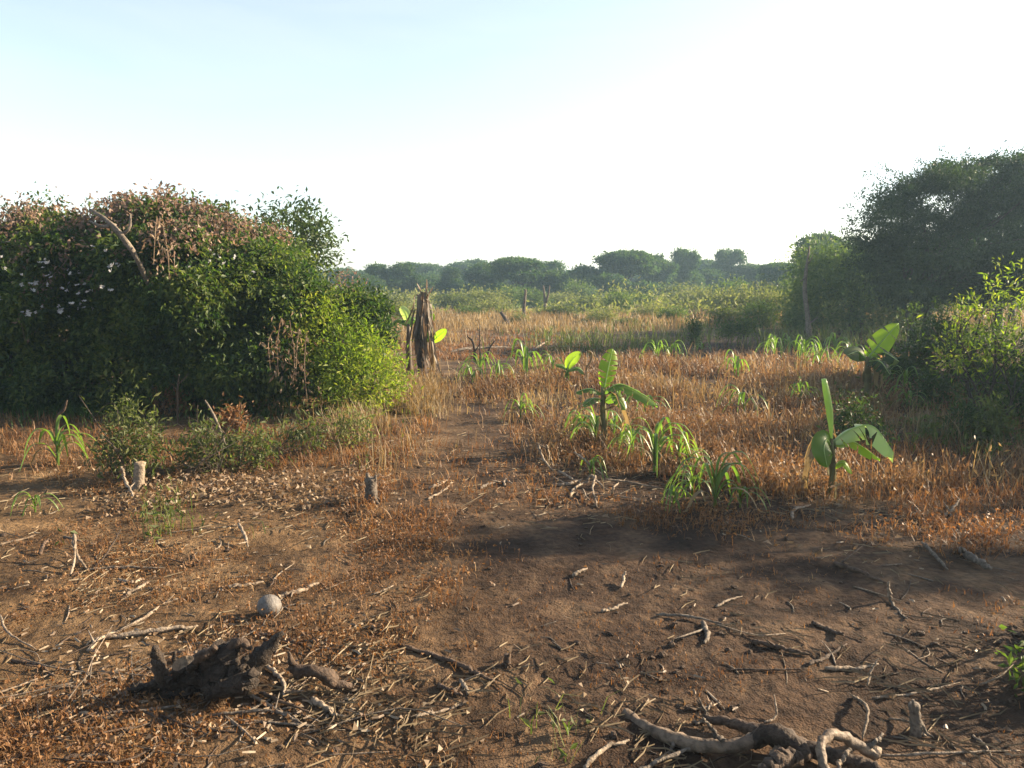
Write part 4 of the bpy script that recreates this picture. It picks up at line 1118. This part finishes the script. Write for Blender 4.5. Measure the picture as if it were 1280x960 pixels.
# ------------------------------------------------------------------ dead poles, posts and bare branches
def pole(name, label, cat, pts, base, rad, mat, seed, twigs=()):
    rng = np.random.default_rng(seed)
    p = gp(*base); Y = p[1]
    path = [p - [0, 0, .06]] + [at(*q, Y) for q in pts]
    m = MB(); tube(m, spline(path, 14), rad, 9, .12, rng)
    for (a, b, r) in twigs:
        tube(m, spline([at(*a, Y), at((a[0] + b[0]) / 2 + 1, (a[1] + b[1]) / 2, Y - .05), at(*b, Y - .1)], 6), [r, r * .7, r * .35], 6, .1, rng)
    o = m.build(name, mat, smooth=True, origin=p); tag(o, label, cat)
pole('dead_tree', 'tall thin grey dead tree pole standing in front of the hazy trees', 'dead tree', [(1010, 400), (1006, 365), (1008, 335), (1012, 308)], (1012, 428), [.085, .065, .055, .04, .02], 'greywood', 141, (((1008, 345), (1000, 352), .03), ((1010, 330), (1016, 318), .02), ((1010, 405), (1022, 396), .03)))
pole('dead_post', 'upright grey dead post in the straw below the domed middle tree', 'post', [(655, 385), (657, 362)], (655, 403), [.07, .065, .05], 'greywood', 142)
pole('dead_post', 'short dead post leaning left beside the upright grey post', 'post', [(632, 399), (626, 390)], (636, 407), [.08, .07, .06], 'brownwood', 143)
pole('dead_post', 'pale forked dead trunk in front of the domed middle tree', 'post', [(681, 375), (679, 357)], (682, 396), [.09, .07, .03], 'greywood', 144, (((682, 378), (687, 357), .07),))
pole('bare_branch', 'bare forked branch standing upright right of the withered banana stem', 'branch', [(592, 430), (584, 420)], (594, 452), [.03, .025, .01], 'brownwood', 145, (((593, 440), (601, 425), .015),))
pole('bare_branch', 'thin straight bare sapling among the fallen branches', 'branch', [(600, 430), (599, 400)], (600, 452), [.02, .015, .006], 'brownwood', 146)
pole('bare_branch', 'bare crooked branch rising beside the thin straight sapling', 'branch', [(612, 436), (620, 424)], (606, 452), [.025, .02, .008], 'brownwood', 147)
pole('dry_stalk', 'twisted dry stalk curling up right of the smallest banana plant', 'stalk', [(733, 462), (738, 452), (740, 442), (734, 438)], (734, 480), [.018, .016, .02, .01], 'drymaize', 148)
pole('dry_stalk', 'bent brown dead stalk rising before the dark thicket at the left', 'stalk', [(72, 524), (80, 512), (84, 500)], (76, 560), [.012, .012, .014, .006], 'brownwood', 149)
pole('dry_stalk', 'leaning dry stalk with drooping head in front of the thicket', 'stalk', [(272, 530), (262, 510), (256, 500)], (292, 575), [.014, .014, .012, .006], 'greywood', 150)
pole('dry_stalk', 'upright brown weed stalk against the dark middle of the thicket', 'stalk', [(222, 490), (224, 468)], (222, 530), [.012, .012, .006], 'brownwood', 151, (((223, 480), (236, 466), .008), ((222, 490), (212, 478), .007)))

# ------------------------------------------------------------------ stumps
def stump(name, label, px, base, top, wpx, mat, seed, lean=0, prongs=(), cap='cutwood'):
    rng = np.random.default_rng(seed)
    p = gp(px, base); Y = p[1]; s = size_at(Y); r = wpx * s / 2
    t = empty(name, p, label, 'stump')
    e = at(px + lean, top, Y)
    m = MB(); tube(m, spline([p - [0, 0, .05], p * .7 + e * .3, p * .3 + e * .7, e], 9), [r * 1.3, r * 1.05, r * .95, r], 12, .16, rng)
    for k in range(4):
        a = rng.uniform(0, 6.28); d = np.array([math.cos(a), math.sin(a), 0])
        q = p + d * r * rng.uniform(1.8, 2.6); q[2] = hz(q[0], q[1]) - .01
        tube(m, spline([p + [0, 0, r * .5], p + d * r * 1.2 + [0, 0, r * .1], q], 6), [r * .5, r * .3, r * .1], 7, .1, rng)
    for (a, b, w) in prongs:
        tube(m, spline([at(*a, Y), at(*b, Y - .02)], 6), [w * s / 2, w * s / 2.4, w * s / 4], 8, .15, rng)
    m.build('trunk', mat, t, True)
    c = MB(); blob(c, e + [0, 0, r * .02], (r * .93, r * .93, r * .2), rng, .12, 12, 5); c.build('cut_top', cap, t)
    return t
stump('tree_stump', 'upright cut tree stump with pale side before the tallest weed', 173, 612, 578, 13, 'palewood', 161, 2)
stump('tree_stump', 'small grey forked stump alone on the bare soil in the middle', 465, 626, 598, 15, 'greywood', 162, -2, (((463, 606), (459, 592), 8), ((467, 604), (470, 594), 6)), 'greywood')
stump('tree_stump', 'tiny dark cut stub standing in the bare soil of the centre', 634, 832, 818, 9, 'brownwood', 163, 0, (((635, 824), (637, 815), 4),), 'brownwood')
stump('tree_stump', 'ragged dark stub with peeling bark near the bottom right corner', 1146, 918, 880, 14, 'greywood', 164, -3, (((1144, 900), (1141, 875), 7), ((1150, 900), (1160, 920), 5)), 'greywood')

# charred stump pile, bottom left
def charred():
    rng = np.random.default_rng(171)
    p = gp(262, 868); Y = p[1]; s = size_at(Y)
    t = empty('charred_stump', p, 'big charred black tree stump lying among debris in the near left', 'stump')
    m = MB()
    def rag(pts, w, sides=13, rough=.24, n=26):
        path = spline([at(q[0], q[1], Y + (q[2] if len(q) > 2 else 0)) for q in pts], n) + rng.normal(0, 2.2 * s, (n, 3))
        tube(m, path, np.array(w) * s, sides, rough, rng, .8)
    rag([(196, 858, .05), (225, 854, .02), (255, 848, 0), (285, 842, -.03), (312, 838, -.05)], [8, 16, 19, 24, 20, 15])
    rag([(228, 850, .08), (255, 834, .04), (280, 820, 0), (298, 806, 0)], [12, 17, 21, 17, 9])
    rag([(262, 862, -.06), (285, 858, -.08), (305, 852, -.1), (316, 846, -.12)], [12, 17, 16, 8])
    rag([(240, 866, -.03), (215, 868, -.02), (190, 866, 0), (160, 858, 0)], [12, 13, 10, 5])
    for k in range(26):
        a = rng.uniform(0, 1); c = at(205 + 105 * a, 858 - 22 * a + rng.uniform(-16, 10), Y + rng.uniform(-.1, .06))
        d = np.array([rng.normal(0, 1), rng.normal(0, .5), rng.uniform(-.2, .7)]) * rng.uniform(6, 17) * s
        tube(m, spline([c, c + d * .5 + rng.normal(0, 2 * s, 3), c + d], 6), np.array([5, 4, 1.5]) * s * rng.uniform(.6, 1.2), 6, .25, rng)
    m.build('trunk', 'char', t)
    for (pts, w, mt) in (
        (((300, 846), (316, 832), (330, 812), (345, 797)), (17, 15, 9, 3), 'char'),
        (((206, 864), (203, 840), (199, 818), (195, 806)), (9, 9, 7, 3), 'char'),
        (((222, 858), (214, 836), (212, 812)), (6, 5, 2), 'char'),
        (((222, 856), (196, 858), (176, 868)), (8, 6, 3), 'char'),
        (((236, 838), (256, 818), (276, 806)), (6, 8, 4), 'brownwood'),
        (((276, 822), (290, 800), (303, 808)), (6, 7, 3), 'brownwood')):
        b = MB(); pa = spline([at(*q, Y - .02) for q in pts], 16); pa[1:] += np.cumsum(rng.normal(0, 1.1 * s, (15, 3)), 0); tube(b, pa, [x * s for x in w], 8, .28, rng)
        b.build('root', mt, t, True)
    sp = MB(); strap(sp, spline([at(216, 836, Y - .16), at(228, 828, Y - .17), at(242, 822, Y - .16)], 8), np.array([.3, .8, 1, 1, 1, .9, .7, .3]) * 13 * s, (0, -1, .4), .2, 0, .2, rng)
    sp.build('bark_flake', 'palewood', t)['label'] = 'pale bare wood patch'
    # log lying right of it
    q = gp(400, 862); Y = q[1]; s = size_at(Y)
    m = MB(); lp = spline([at(362, 824, Y + .05), at(376, 836, Y), at(400, 838, Y - .02), at(425, 849, Y), at(446, 856, Y)], 22); lp[1:] += np.cumsum(rng.normal(0, 1.3 * s, (21, 3)), 0) * [1, 1, .6]
    tube(m, lp, [3 * s, 6 * s, 9 * s, 6.5 * s, 9 * s, 6 * s, 3 * s], 10, .3, rng)
    tube(m, spline([at(366, 830, Y), at(362, 820, Y), at(361, 815, Y)], 5), [4 * s, 3 * s, 2 * s], 7, .3, rng)
    o = m.build('rotten_log', 'brownwood', smooth=True, origin=q); tag(o, 'short knobbly brown log lying right of the charred stump', 'log')
charred()

# gnarled root at the bottom
def root():
    rng = np.random.default_rng(181)
    p = gp(950, 948); Y = p[1]; s = size_at(Y)
    t = empty('gnarled_root', p, 'thick pale gnarled root with looping arms at the bottom edge', 'root')
    def arm(pts, w, mat='rootwood', dY=0, name='root_arm'):
        b = MB(); pa = spline([at(q[0], q[1], Y + dY + (q[2] if len(q) > 2 else 0)) for q in pts], 22); pa += rng.normal(0, 1.2 * s, (22, 3)); tube(b, pa, [x * s * .39 for x in w], 14, .15, rng)
        return b.build(name, mat, t, True)
    arm([(782, 890, .28), (800, 906, .22), (832, 920, .12), (866, 930, .06), (905, 934, 0), (936, 928, 0), (958, 918, .02)], (20, 22, 25, 25, 22, 24, 30))
    arm([(880, 898, .2), (915, 904, .15), (950, 914, .08), (980, 928, .02), (1010, 936, 0)], (14, 18, 26, 34, 26), 'brownwood')
    arm([(1000, 934, 0), (1040, 944, -.05), (1080, 956, -.1), (1110, 968, -.15)], (30, 26, 22, 12), 'brownwood')
    arm([(1036, 985, -.2), (1028, 950, -.16), (1028, 926, -.1), (1042, 918, -.06), (1062, 926, -.04), (1084, 938, -.04), (1098, 942, -.04)], (16, 15, 15, 17, 18, 18, 20))
    arm([(985, 926, -.02), (966, 948, -.08), (945, 970, -.14)], (20, 17, 14))
    arm([(995, 946, -.1), (975, 950, -.14), (955, 968, -.18)], (26, 30, 24), 'brownwood')
    arm([(905, 930, 0), (890, 912, .02), (878, 898, .0)], (9, 7, 4), 'greywood', 0, 'twig'); arm([(845, 922, .1), (838, 940, .05), (835, 955, 0)], (8, 6, 4), 'greywood', 0, 'twig')
    arm([(1084, 934, -.04), (1096, 926, -.04), (1104, 916, 0)], (8, 6, 3), 'greywood', 0, 'twig')
    arm([(1062, 936, -.12), (1050, 955, -.16), (1040, 975, -.2)], (6, 7, 6), 'palewood', 0, 'twig')
    b = MB(); tube(b, spline([at(938, 930, Y), at(955, 918, Y), at(975, 920, Y - .03), at(996, 934, Y - .06), at(1010, 948, Y - .1)], 16), np.array([8, 12, 15, 13, 8]) * s, 14, .2, rng); b.build('root_crown', 'brownwood', t, True)
root()

# ball
def ball():
    p = gp(337, 769); Y = p[1]; r = 15.5 * size_at(Y)
    m = MB(); blob(m, p + [0, 0, r * .84], (r, r * .97, r * .93), np.random.default_rng(3), .03, 26, 16)
    o = m.build('ball', 'ball', smooth=True, origin=p); tag(o, 'round dusty grey white ball lying on the dry ground', 'ball')
ball()

# ------------------------------------------------------------------ sticks, each its own object
def stick(pts, wpx, mat, label, group=None, lift=(0, 0), seed=0, name='stick', twigs=()):
    rng = np.random.default_rng(seed + int(pts[0][0]) * 7 + int(pts[0][1]))
    n = len(pts); L = np.interp(np.arange(n), np.linspace(0, n - 1, len(lift)), lift)
    g0 = gp(*pts[0]); w = wpx * size_at(g0[1]) / 2
    P = []
    for (q, l) in zip(pts, L):
        g = gp(q[0], q[1] + l); Y = g[1]
        P.append(at(q[0], q[1], Y) + [0, 0, w * .7])
    P = np.array(P); ln = np.linalg.norm(P[-1] - P[0])
    if n == 2: P = np.stack([P[0], P[0] * .5 + P[1] * .5, P[1]])
    P[1:-1] += rng.normal(0, .045 * ln, (len(P) - 2, 3)) * [1, 1, .5]
    k = max(9, 6 * len(P)); path = spline(P, k); path[1:-1] += rng.normal(0, w * .16, (k - 2, 3))
    kn = rng.integers(2, k - 2); path[kn:] += rng.normal(0, w * .55, 3) * [1, 1, .3]
    m = MB(); wv = w * .78 * np.interp(np.linspace(0, 1, k), [0, .1, .5, .9, 1], [.75, 1, .9, .62, .3]) * (1 + .12 * rng.normal(size=k)); tube(m, path, wv, 8, .16, rng)
    if ln > .12:
        st = path[kn]; e = st + np.array([rng.normal(0, 1), rng.normal(0, 1), rng.uniform(.1, .8)]) * rng.uniform(1.5, 5) * w
        tube(m, spline([st, (st + e) / 2, e], 4), [w * .45, w * .3, w * .12], 5, .15, rng)
    for (u, dx, dy, ln) in twigs:
        st = path[int(u * (k - 1))]; e = st + np.array([dx, dy, .25]) * ln
        tube(m, spline([st, (st + e) / 2 + rng.normal(0, .01, 3), e], 5), [w * .6, w * .4, w * .2], 5, .1, rng)
    o = m.build(name, mat, smooth=True, origin=g0); tag(o, label, 'stick', group)
    return o
S = stick
S([(498, 808), (540, 824), (585, 840), (618, 853)], 9, 'brownwood', 'longest dark brown stick lying in the centre foreground')
S([(940, 804), (975, 812), (1018, 822)], 9, 'brownwood', 'dark thick stick lying on the bare soil right of centre')
S([(820, 770), (870, 774), (910, 783)], 5, 'greywood', 'long straight grey stick right of centre, on reddish soil')
S([(1090, 874), (1140, 866), (1200, 854)], 5, 'palewood', 'long straight pale stick above the ragged stub at bottom right')
S([(1066, 872), (1075, 885), (1077, 924)], 6, 'palewood', 'short upright pale twig beside the gnarled root', None, (0, 14, 0))
S([(1042, 706), (1075, 714), (1108, 730)], 8, 'brownwood', 'dark branch lying across the bare patch at right')
S([(1112, 752), (1112, 728)], 6, 'palewood', 'short pale stick sticking up at the end of the dark branch', None, (0, 26))
S([(1112, 752), (1125, 765), (1135, 775)], 5, 'greywood', 'grey twig running down from the dark branch at right')
S([(1198, 690), (1220, 704), (1242, 716)], 11, 'greywood', 'thick grey log piece lying at the right edge')
S([(1152, 680), (1162, 696), (1186, 714)], 6, 'greywood', 'grey bent stick left of the thick grey log piece')
S([(1010, 833), (1035, 820), (1058, 806)], 7, 'brownwood', 'brown stick pointing up right of the dark thick stick')
S([(1032, 838), (1060, 836), (1096, 830)], 8, 'palewood', 'pale split piece of wood on the soil at right')
S([(1015, 780), (1035, 790), (1055, 798)], 9, 'brownwood', 'short stout brown stick in the shaded patch at right')
S([(908, 838), (960, 840), (1010, 836)], 4, 'brownwood', 'thin dark stick lying below the dark thick stick')
S([(1084, 858), (1090, 840), (1100, 824)], 4, 'palewood', 'thin pale twig leaning up by the split piece of wood', None, (0, 20))
S([(716, 722), (724, 718), (734, 712)], 6, 'palewood', 'pale forked wood chip lying in the middle of the soil')
S([(752, 766), (770, 764), (786, 757)], 6, 'palewood', 'pale curved twig on the soil right of the centre')
S([(895, 760), (910, 754), (928, 747)], 4, 'palewood', 'thin pale twig above the long straight grey stick')
S([(776, 736), (782, 724), (784, 717)], 5, 'palewood', 'short pale twig standing up right of the forked chip', None, (0, 10))
S([(520, 898), (550, 888), (582, 878)], 6, 'palewood', 'pale stick below the longest dark brown stick')
S([(548, 858), (562, 866), (580, 870)], 9, 'brownwood', 'short dark stub of wood under the longest brown stick')
S([(575, 852), (580, 862), (584, 870)], 8, 'greywood', 'stubby grey wood piece touching the short dark stub')
S([(730, 962), (756, 944), (784, 926)], 9, 'palewood', 'pale thick stick at the bottom edge left of the gnarled root')
S([(796, 966), (850, 946), (905, 925)], 7, 'greywood', 'long stick running under the gnarled root at the bottom edge')
S([(1100, 946), (1180, 944), (1275, 940)], 5, 'palewood', 'long thin pale stick along the bottom right edge')
S([(1216, 920), (1226, 934), (1238, 948)], 4, 'palewood', 'thin twig leaning across the long pale stick at bottom right')
S([(866, 905), (880, 895), (872, 870)], 6, 'greywood', 'forked grey twig rising above the gnarled root', None, (0, 5, 30))
S([(860, 888), (880, 886), (898, 880)], 5, 'palewood', 'short pale twig lying above the gnarled root')
S([(955, 905), (970, 896), (968, 870)], 4, 'palewood', 'thin bent twig behind the gnarled root', None, (0, 4, 20))
S([(878, 780), (884, 795), (882, 806)], 8, 'greywood', 'little grey stub under the long straight grey stick')
S([(126, 800), (180, 797), (225, 790), (248, 782)], 9, 'palewood', 'long pale branch lying behind the charred stump')
S([(150, 790), (175, 775), (200, 760), (228, 748)], 6, 'palewood', 'pale branch slanting up left of the ball')
S([(285, 736), (305, 732), (330, 727)], 7, 'palewood', 'straight pale stick on the dry ground above the ball')
S([(350, 748), (372, 744), (398, 732)], 9, 'palewood', 'knobbly pale wood piece right of the ball')
S([(110, 714), (150, 714), (205, 712)], 5, 'palewood', 'thin pale stick on the left lying level')
S([(93, 670), (102, 695), (112, 714)], 5, 'palewood', 'pale twig standing bent at the left', None, (30, 10, 0))
S([(88, 720), (92, 700), (93, 668)], 4, 'palewood', 'thin upright straw twig leaning on the bent pale twig', None, (0, 12, 40))
S([(112, 714), (130, 696), (152, 662)], 4, 'brownwood', 'thin brown twig slanting up from the bent pale twig', None, (0, 10, 30))
S([(148, 726), (165, 730), (182, 726)], 6, 'palewood', 'short pale stick between the left twigs')
S([(158, 745), (172, 738), (185, 730)], 7, 'palewood', 'short stout pale stick left of the slanting branch')
S([(298, 656), (305, 672), (311, 685)], 5, 'palewood', 'pale stick poking up in the dry weeds at the left centre', None, (16, 8, 0))
S([(205, 634), (222, 630), (235, 624)], 6, 'palewood', 'pale peeled stick lying right of the upright cut stump')
S([(250, 614), (268, 606), (284, 600)], 7, 'palewood', 'pale peeled branch on the leaf litter')
S([(152, 585), (160, 605), (170, 630)], 5, 'palewood', 'pale stick leaning on the upright cut stump', None, (35, 15, 0))
S([(80, 672), (150, 674), (210, 668), (300, 658)], 4, 'greywood', 'longest thin grey branch lying across the left ground')
S([(0, 682), (25, 676), (45, 670)], 4, 'palewood', 'short pale twig at the left edge')
S([(50, 695), (55, 688), (62, 676)], 6, 'brownwood', 'dark forked twig at the left edge', None, (0, 4, 10))
S([(0, 770), (22, 790), (45, 812)], 4, 'palewood', 'long thin twig leaning at the far left edge', None, (10, 5, 0))
S([(15, 828), (45, 832), (72, 846)], 7, 'brownwood', 'curved brown branch at the bottom left edge')
S([(80, 952), (115, 940), (160, 915)], 10, 'brownwood', 'thick dark branch at the bottom left corner')
S([(100, 895), (180, 888), (250, 880)], 5, 'greywood', 'long grey stick in front of the charred stump')
S([(175, 888), (210, 905), (235, 925)], 5, 'greywood', 'grey stick slanting down in front of the charred stump')
S([(262, 896), (310, 892), (370, 888)], 6, 'greywood', 'straight grey stick right in front of the charred stump')
S([(310, 870), (345, 886), (380, 905)], 7, 'greywood', 'grey stick slanting down right of the charred stump')
S([(325, 868), (360, 882), (400, 898)], 6, 'brownwood', 'brown stick beside the slanting grey stick')
S([(390, 876), (410, 886), (425, 896)], 10, 'palewood', 'short thick pale wood piece below the knobbly log')
S([(280, 914), (350, 910), (430, 914)], 4, 'greywood', 'long thin stick level with the ground below the charred stump')
S([(335, 836), (350, 850), (358, 872)], 8, 'palewood', 'pale split branch between charred stump and knobbly log')
S([(300, 958), (340, 942), (365, 925)], 5, 'palewood', 'pale stick pointing to the bottom edge at the left')
S([(195, 925), (190, 940), (170, 958)], 5, 'palewood', 'short pale stick at the bottom edge below the charred stump')
S([(150, 960), (128, 945), (98, 950)], 6, 'greywood', 'grey root-like stick in the bottom left corner')
S([(310, 790), (370, 800), (420, 806)], 4, 'greywood', 'thin grey stick behind the knobbly log')
S([(345, 800), (385, 806), (425, 812)], 3, 'brownwood', 'thin brown stick just behind the knobbly log')
S([(110, 816), (125, 800), (152, 790)], 8, 'palewood', 'thick pale split wood left of the charred stump')
S([(536, 612), (548, 608), (560, 602)], 5, 'palewood', 'pale chip stick on the bare soil right of the forked stump')
S([(535, 625), (550, 618), (560, 612)], 4, 'palewood', 'thin pale chip just below another on bare soil right of forked stump')
S([(600, 612), (618, 607), (634, 602)], 5, 'greywood', 'grey root piece on the soil left of the brush heap')
S([(630, 608), (632, 602), (640, 607)], 5, 'palewood', 'small curled pale wood left of the brush heap')
S([(1180, 648), (1190, 640), (1198, 625)], 5, 'palewood', 'white twig in the red grass at the right edge', None, (0, 5, 10))
S([(1183, 634), (1190, 646), (1202, 640)], 4, 'palewood', 'curled white twig in the rusty weeds at the right edge')
S([(990, 650), (1000, 640), (1012, 632)], 5, 'palewood', 'pale twig at the edge of the rusty weeds below the rolled banana leaf')
S([(560, 442), (590, 440), (640, 436)], 5, 'greywood', 'fallen grey branch lying by the shadow band')
S([(575, 450), (610, 446), (650, 440)], 4, 'brownwood', 'fallen brown branch in front of the fallen grey one')
S([(655, 446), (672, 438), (684, 428)], 6, 'palewood', 'pale fallen pole at the left tip of the shadow band')
S([(664, 440), (680, 434), (692, 428)], 4, 'greywood', 'thin fallen pole against the pale one by the shadow band')
# the heap of pale branches below the banana
HB = 'pale branches heaped below the maize'
for k, (q, w, li, lb) in enumerate((
    ([(690, 608), (710, 607), (730, 602)], 6, (0, 2), 'thickest pale branch at the left of the branch heap'),
    ([(712, 622), (724, 612), (736, 603)], 5, (0, 4), 'pale branch slanting down left from the middle of the branch heap'),
    ([(673, 558), (680, 575), (692, 590)], 4, (30, 12, 0), 'tall pale twig standing at the left of the branch heap'),
    ([(683, 558), (686, 570), (686, 582)], 4, (30, 12, 0), 'second tall twig standing at the left of the branch heap'),
    ([(698, 590), (712, 600), (726, 606)], 4, (8, 0), 'thin branch crossing the thickest one in the branch heap'),
    ([(734, 602), (738, 594), (750, 604), (766, 618)], 4, (2, 10, 6, 0), 'arched branch over the branch heap'),
    ([(744, 596), (748, 612), (746, 636)], 4, (14, 6, 0), 'branch hanging straight down the front of the heap'),
    ([(766, 622), (768, 612), (774, 604)], 4, (0, 12, 14), 'short upright branch at the right of the branch heap'),
    ([(718, 566), (735, 582), (758, 600)], 3, (24, 14, 0), 'thin dark red branch sticking out of the top of the heap'),
    ([(728, 612), (740, 626), (748, 634)], 3, (4, 0), 'thin branch at the front of the branch heap'),
    ([(756, 600), (790, 606), (830, 612)], 3, (8, 0), 'long thin branch stretching right from the branch heap'),
    ([(740, 618), (780, 624), (850, 634)], 3, (2, 0), 'long thin branch lying in the shade right of the heap'))):
    S(q, w, 'palewood', lb, HB, li)

# small sticks strewn about; nothing tells them apart
rng = np.random.default_rng(191)
GS = 'small dry sticks strewn over the bare soil'
def strewn(n, poly, lo, hi, mats, seed):
    P = scatter(n * 4, poly, rng)[:n]
    for p in P:
        L = rng.uniform(lo, hi); a = rng.uniform(0, 6.28); w = rng.uniform(.002, .005)
        e = p + np.array([math.cos(a), math.sin(a), 0]) * L; e[2] = hz(e[0], e[1]) + (rng.uniform(0, .05) if rng.random() < .35 else .003)
        mid = (p + e) / 2 + np.array([rng.normal(0, .1) * L, rng.normal(0, .1) * L, 0]); mid[2] = max(hz(mid[0], mid[1]) + w, (p[2] + e[2]) / 2)
        m = MB(); tube(m, spline([p + [0, 0, w * .6], mid, e + [0, 0, w * .6]], 7), [w * .8, w, w * .8, w * .5], 6, .15, rng)
        o = m.build('stick', mats[rng.integers(len(mats))], smooth=True, origin=p)
        tag(o, 'small dry stick lying loose on the bare soil', 'stick', GS)
strewn(60, [(-50, 630), (450, 620), (500, 790), (-80, 790)], .06, .22, ['palewood', 'greywood', 'greywood', 'brownwood'], 1)
strewn(30, [(60, 830), (330, 835), (400, 930), (60, 930)], .25, .6, ['greywood', 'greywood', 'brownwood', 'palewood'], 7)
strewn(34, [(90, 800), (440, 790), (460, 930), (80, 930)], .2, .5, ['greywood', 'palewood', 'brownwood', 'greywood'], 5)
strewn(46, [(40, 790), (480, 780), (520, 965), (20, 965)], .06, .26, ['greywood', 'palewood', 'brownwood', 'greywood'], 2)
strewn(24, [(500, 640), (900, 690), (900, 960), (500, 960)], .03, .1, ['palewood', 'brownwood', 'greywood'], 3)
strewn(15, [(640, 700), (1290, 660), (1300, 965), (620, 965)], .12, .32, ['greywood', 'brownwood', 'palewood'], 6)
strewn(24, [(900, 680), (1290, 640), (1300, 965), (900, 965)], .04, .16, ['palewood', 'brownwood', 'greywood'], 4)

# ------------------------------------------------------------------ haze
def haze():
    m, nt, out = new_mat('haze')
    v = nt.nodes.new('ShaderNodeVolumePrincipled')
    v.inputs['Color'].default_value = (.55, .8, 1, 1); v.inputs['Density'].default_value = HAZE; v.inputs['Anisotropy'].default_value = .3
    nt.links.new(v.outputs[0], out.inputs['Volume'])
    M['haze'] = m
    lo = np.array([-950, -950, -1.6]); hi = np.array([950, 950, 6.3])
    V = np.array([[x, y, z] for x in (lo[0], hi[0]) for y in (lo[1], hi[1]) for z in (lo[2], hi[2])])
    q = np.array([[0, 1, 3, 2], [4, 6, 7, 5], [0, 4, 5, 1], [2, 3, 7, 6], [0, 2, 6, 4], [1, 5, 7, 3]])
    o = MB().add(V, q).build('haze', 'haze'); o['kind'] = 'stuff'
HAZE = .0013
haze()

# ------------------------------------------------------------------ light
SUN_AZ, SUN_EL = 75.0, 22.0                    # degrees right of the view, degrees up
az, el = R(SUN_AZ), R(SUN_EL)
sd = Vector((math.sin(az) * math.cos(el), math.cos(az) * math.cos(el), math.sin(el)))
ld = bpy.data.lights.new('sun', 'SUN'); ld.energy = 5.0; ld.angle = R(.6); ld.color = (1, .81, .57)
lo = bpy.data.objects.new('sun', ld); COL.objects.link(lo); lo.rotation_euler = (-sd).to_track_quat('-Z', 'Y').to_euler(); lo.location = (20, 20, 30)
w = bpy.data.worlds.new('World'); SC.world = w; w.use_nodes = True
nt = w.node_tree; bg = nt.nodes['Background']
sky = nt.nodes.new('ShaderNodeTexSky'); sky.sky_type = 'NISHITA'; sky.sun_disc = False
sky.sun_elevation = el; sky.sun_rotation = az; sky.dust_density = 1.0; sky.air_density = 1.0; sky.ozone_density = 1.0
hs = nt.nodes.new('ShaderNodeHueSaturation'); hs.inputs['Saturation'].default_value = .72; hs.inputs['Value'].default_value = 1.1; hs.inputs['Hue'].default_value = .501
nt.links.new(sky.outputs[0], hs.inputs['Color']); tcw = nt.nodes.new('ShaderNodeTexCoord'); mp = nt.nodes.new('ShaderNodeMapping'); mp.inputs['Scale'].default_value = (1.4, 1.4, 7); mp.inputs['Rotation'].default_value = (.25, .2, .4)
nw = nt.nodes.new('ShaderNodeTexNoise'); nw.inputs['Scale'].default_value = 1.8; nw.inputs['Detail'].default_value = 7; nw.inputs['Distortion'].default_value = .7
nt.links.new(tcw.outputs['Generated'], mp.inputs[0]); nt.links.new(mp.outputs[0], nw.inputs['Vector'])
wr = ramp(nt, [(.42, (0, 0, 0)), (.75, (.32, .32, .32))], nw.outputs[0])
mw = nt.nodes.new('ShaderNodeMix'); mw.data_type = 'RGBA'; nt.links.new(wr.outputs[0], mw.inputs[0]); nt.links.new(hs.outputs[0], mw.inputs[6]); mw.inputs[7].default_value = (3.4, 3.8, 4.1, 1)
nt.links.new(mw.outputs[2], bg.inputs[0]); bg.inputs[1].default_value = .066

SC.view_settings.view_transform = 'Standard'; SC.view_settings.look = 'None'
SC.view_settings.gamma = 1.0; SC.view_settings.exposure = 2.12
SC.render.engine = 'CYCLES'
SC.cycles.max_bounces = 6; SC.cycles.diffuse_bounces = 2; SC.cycles.glossy_bounces = 2; SC.cycles.transmission_bounces = 3; SC.cycles.volume_bounces = 0
SC.cycles.use_denoising = True
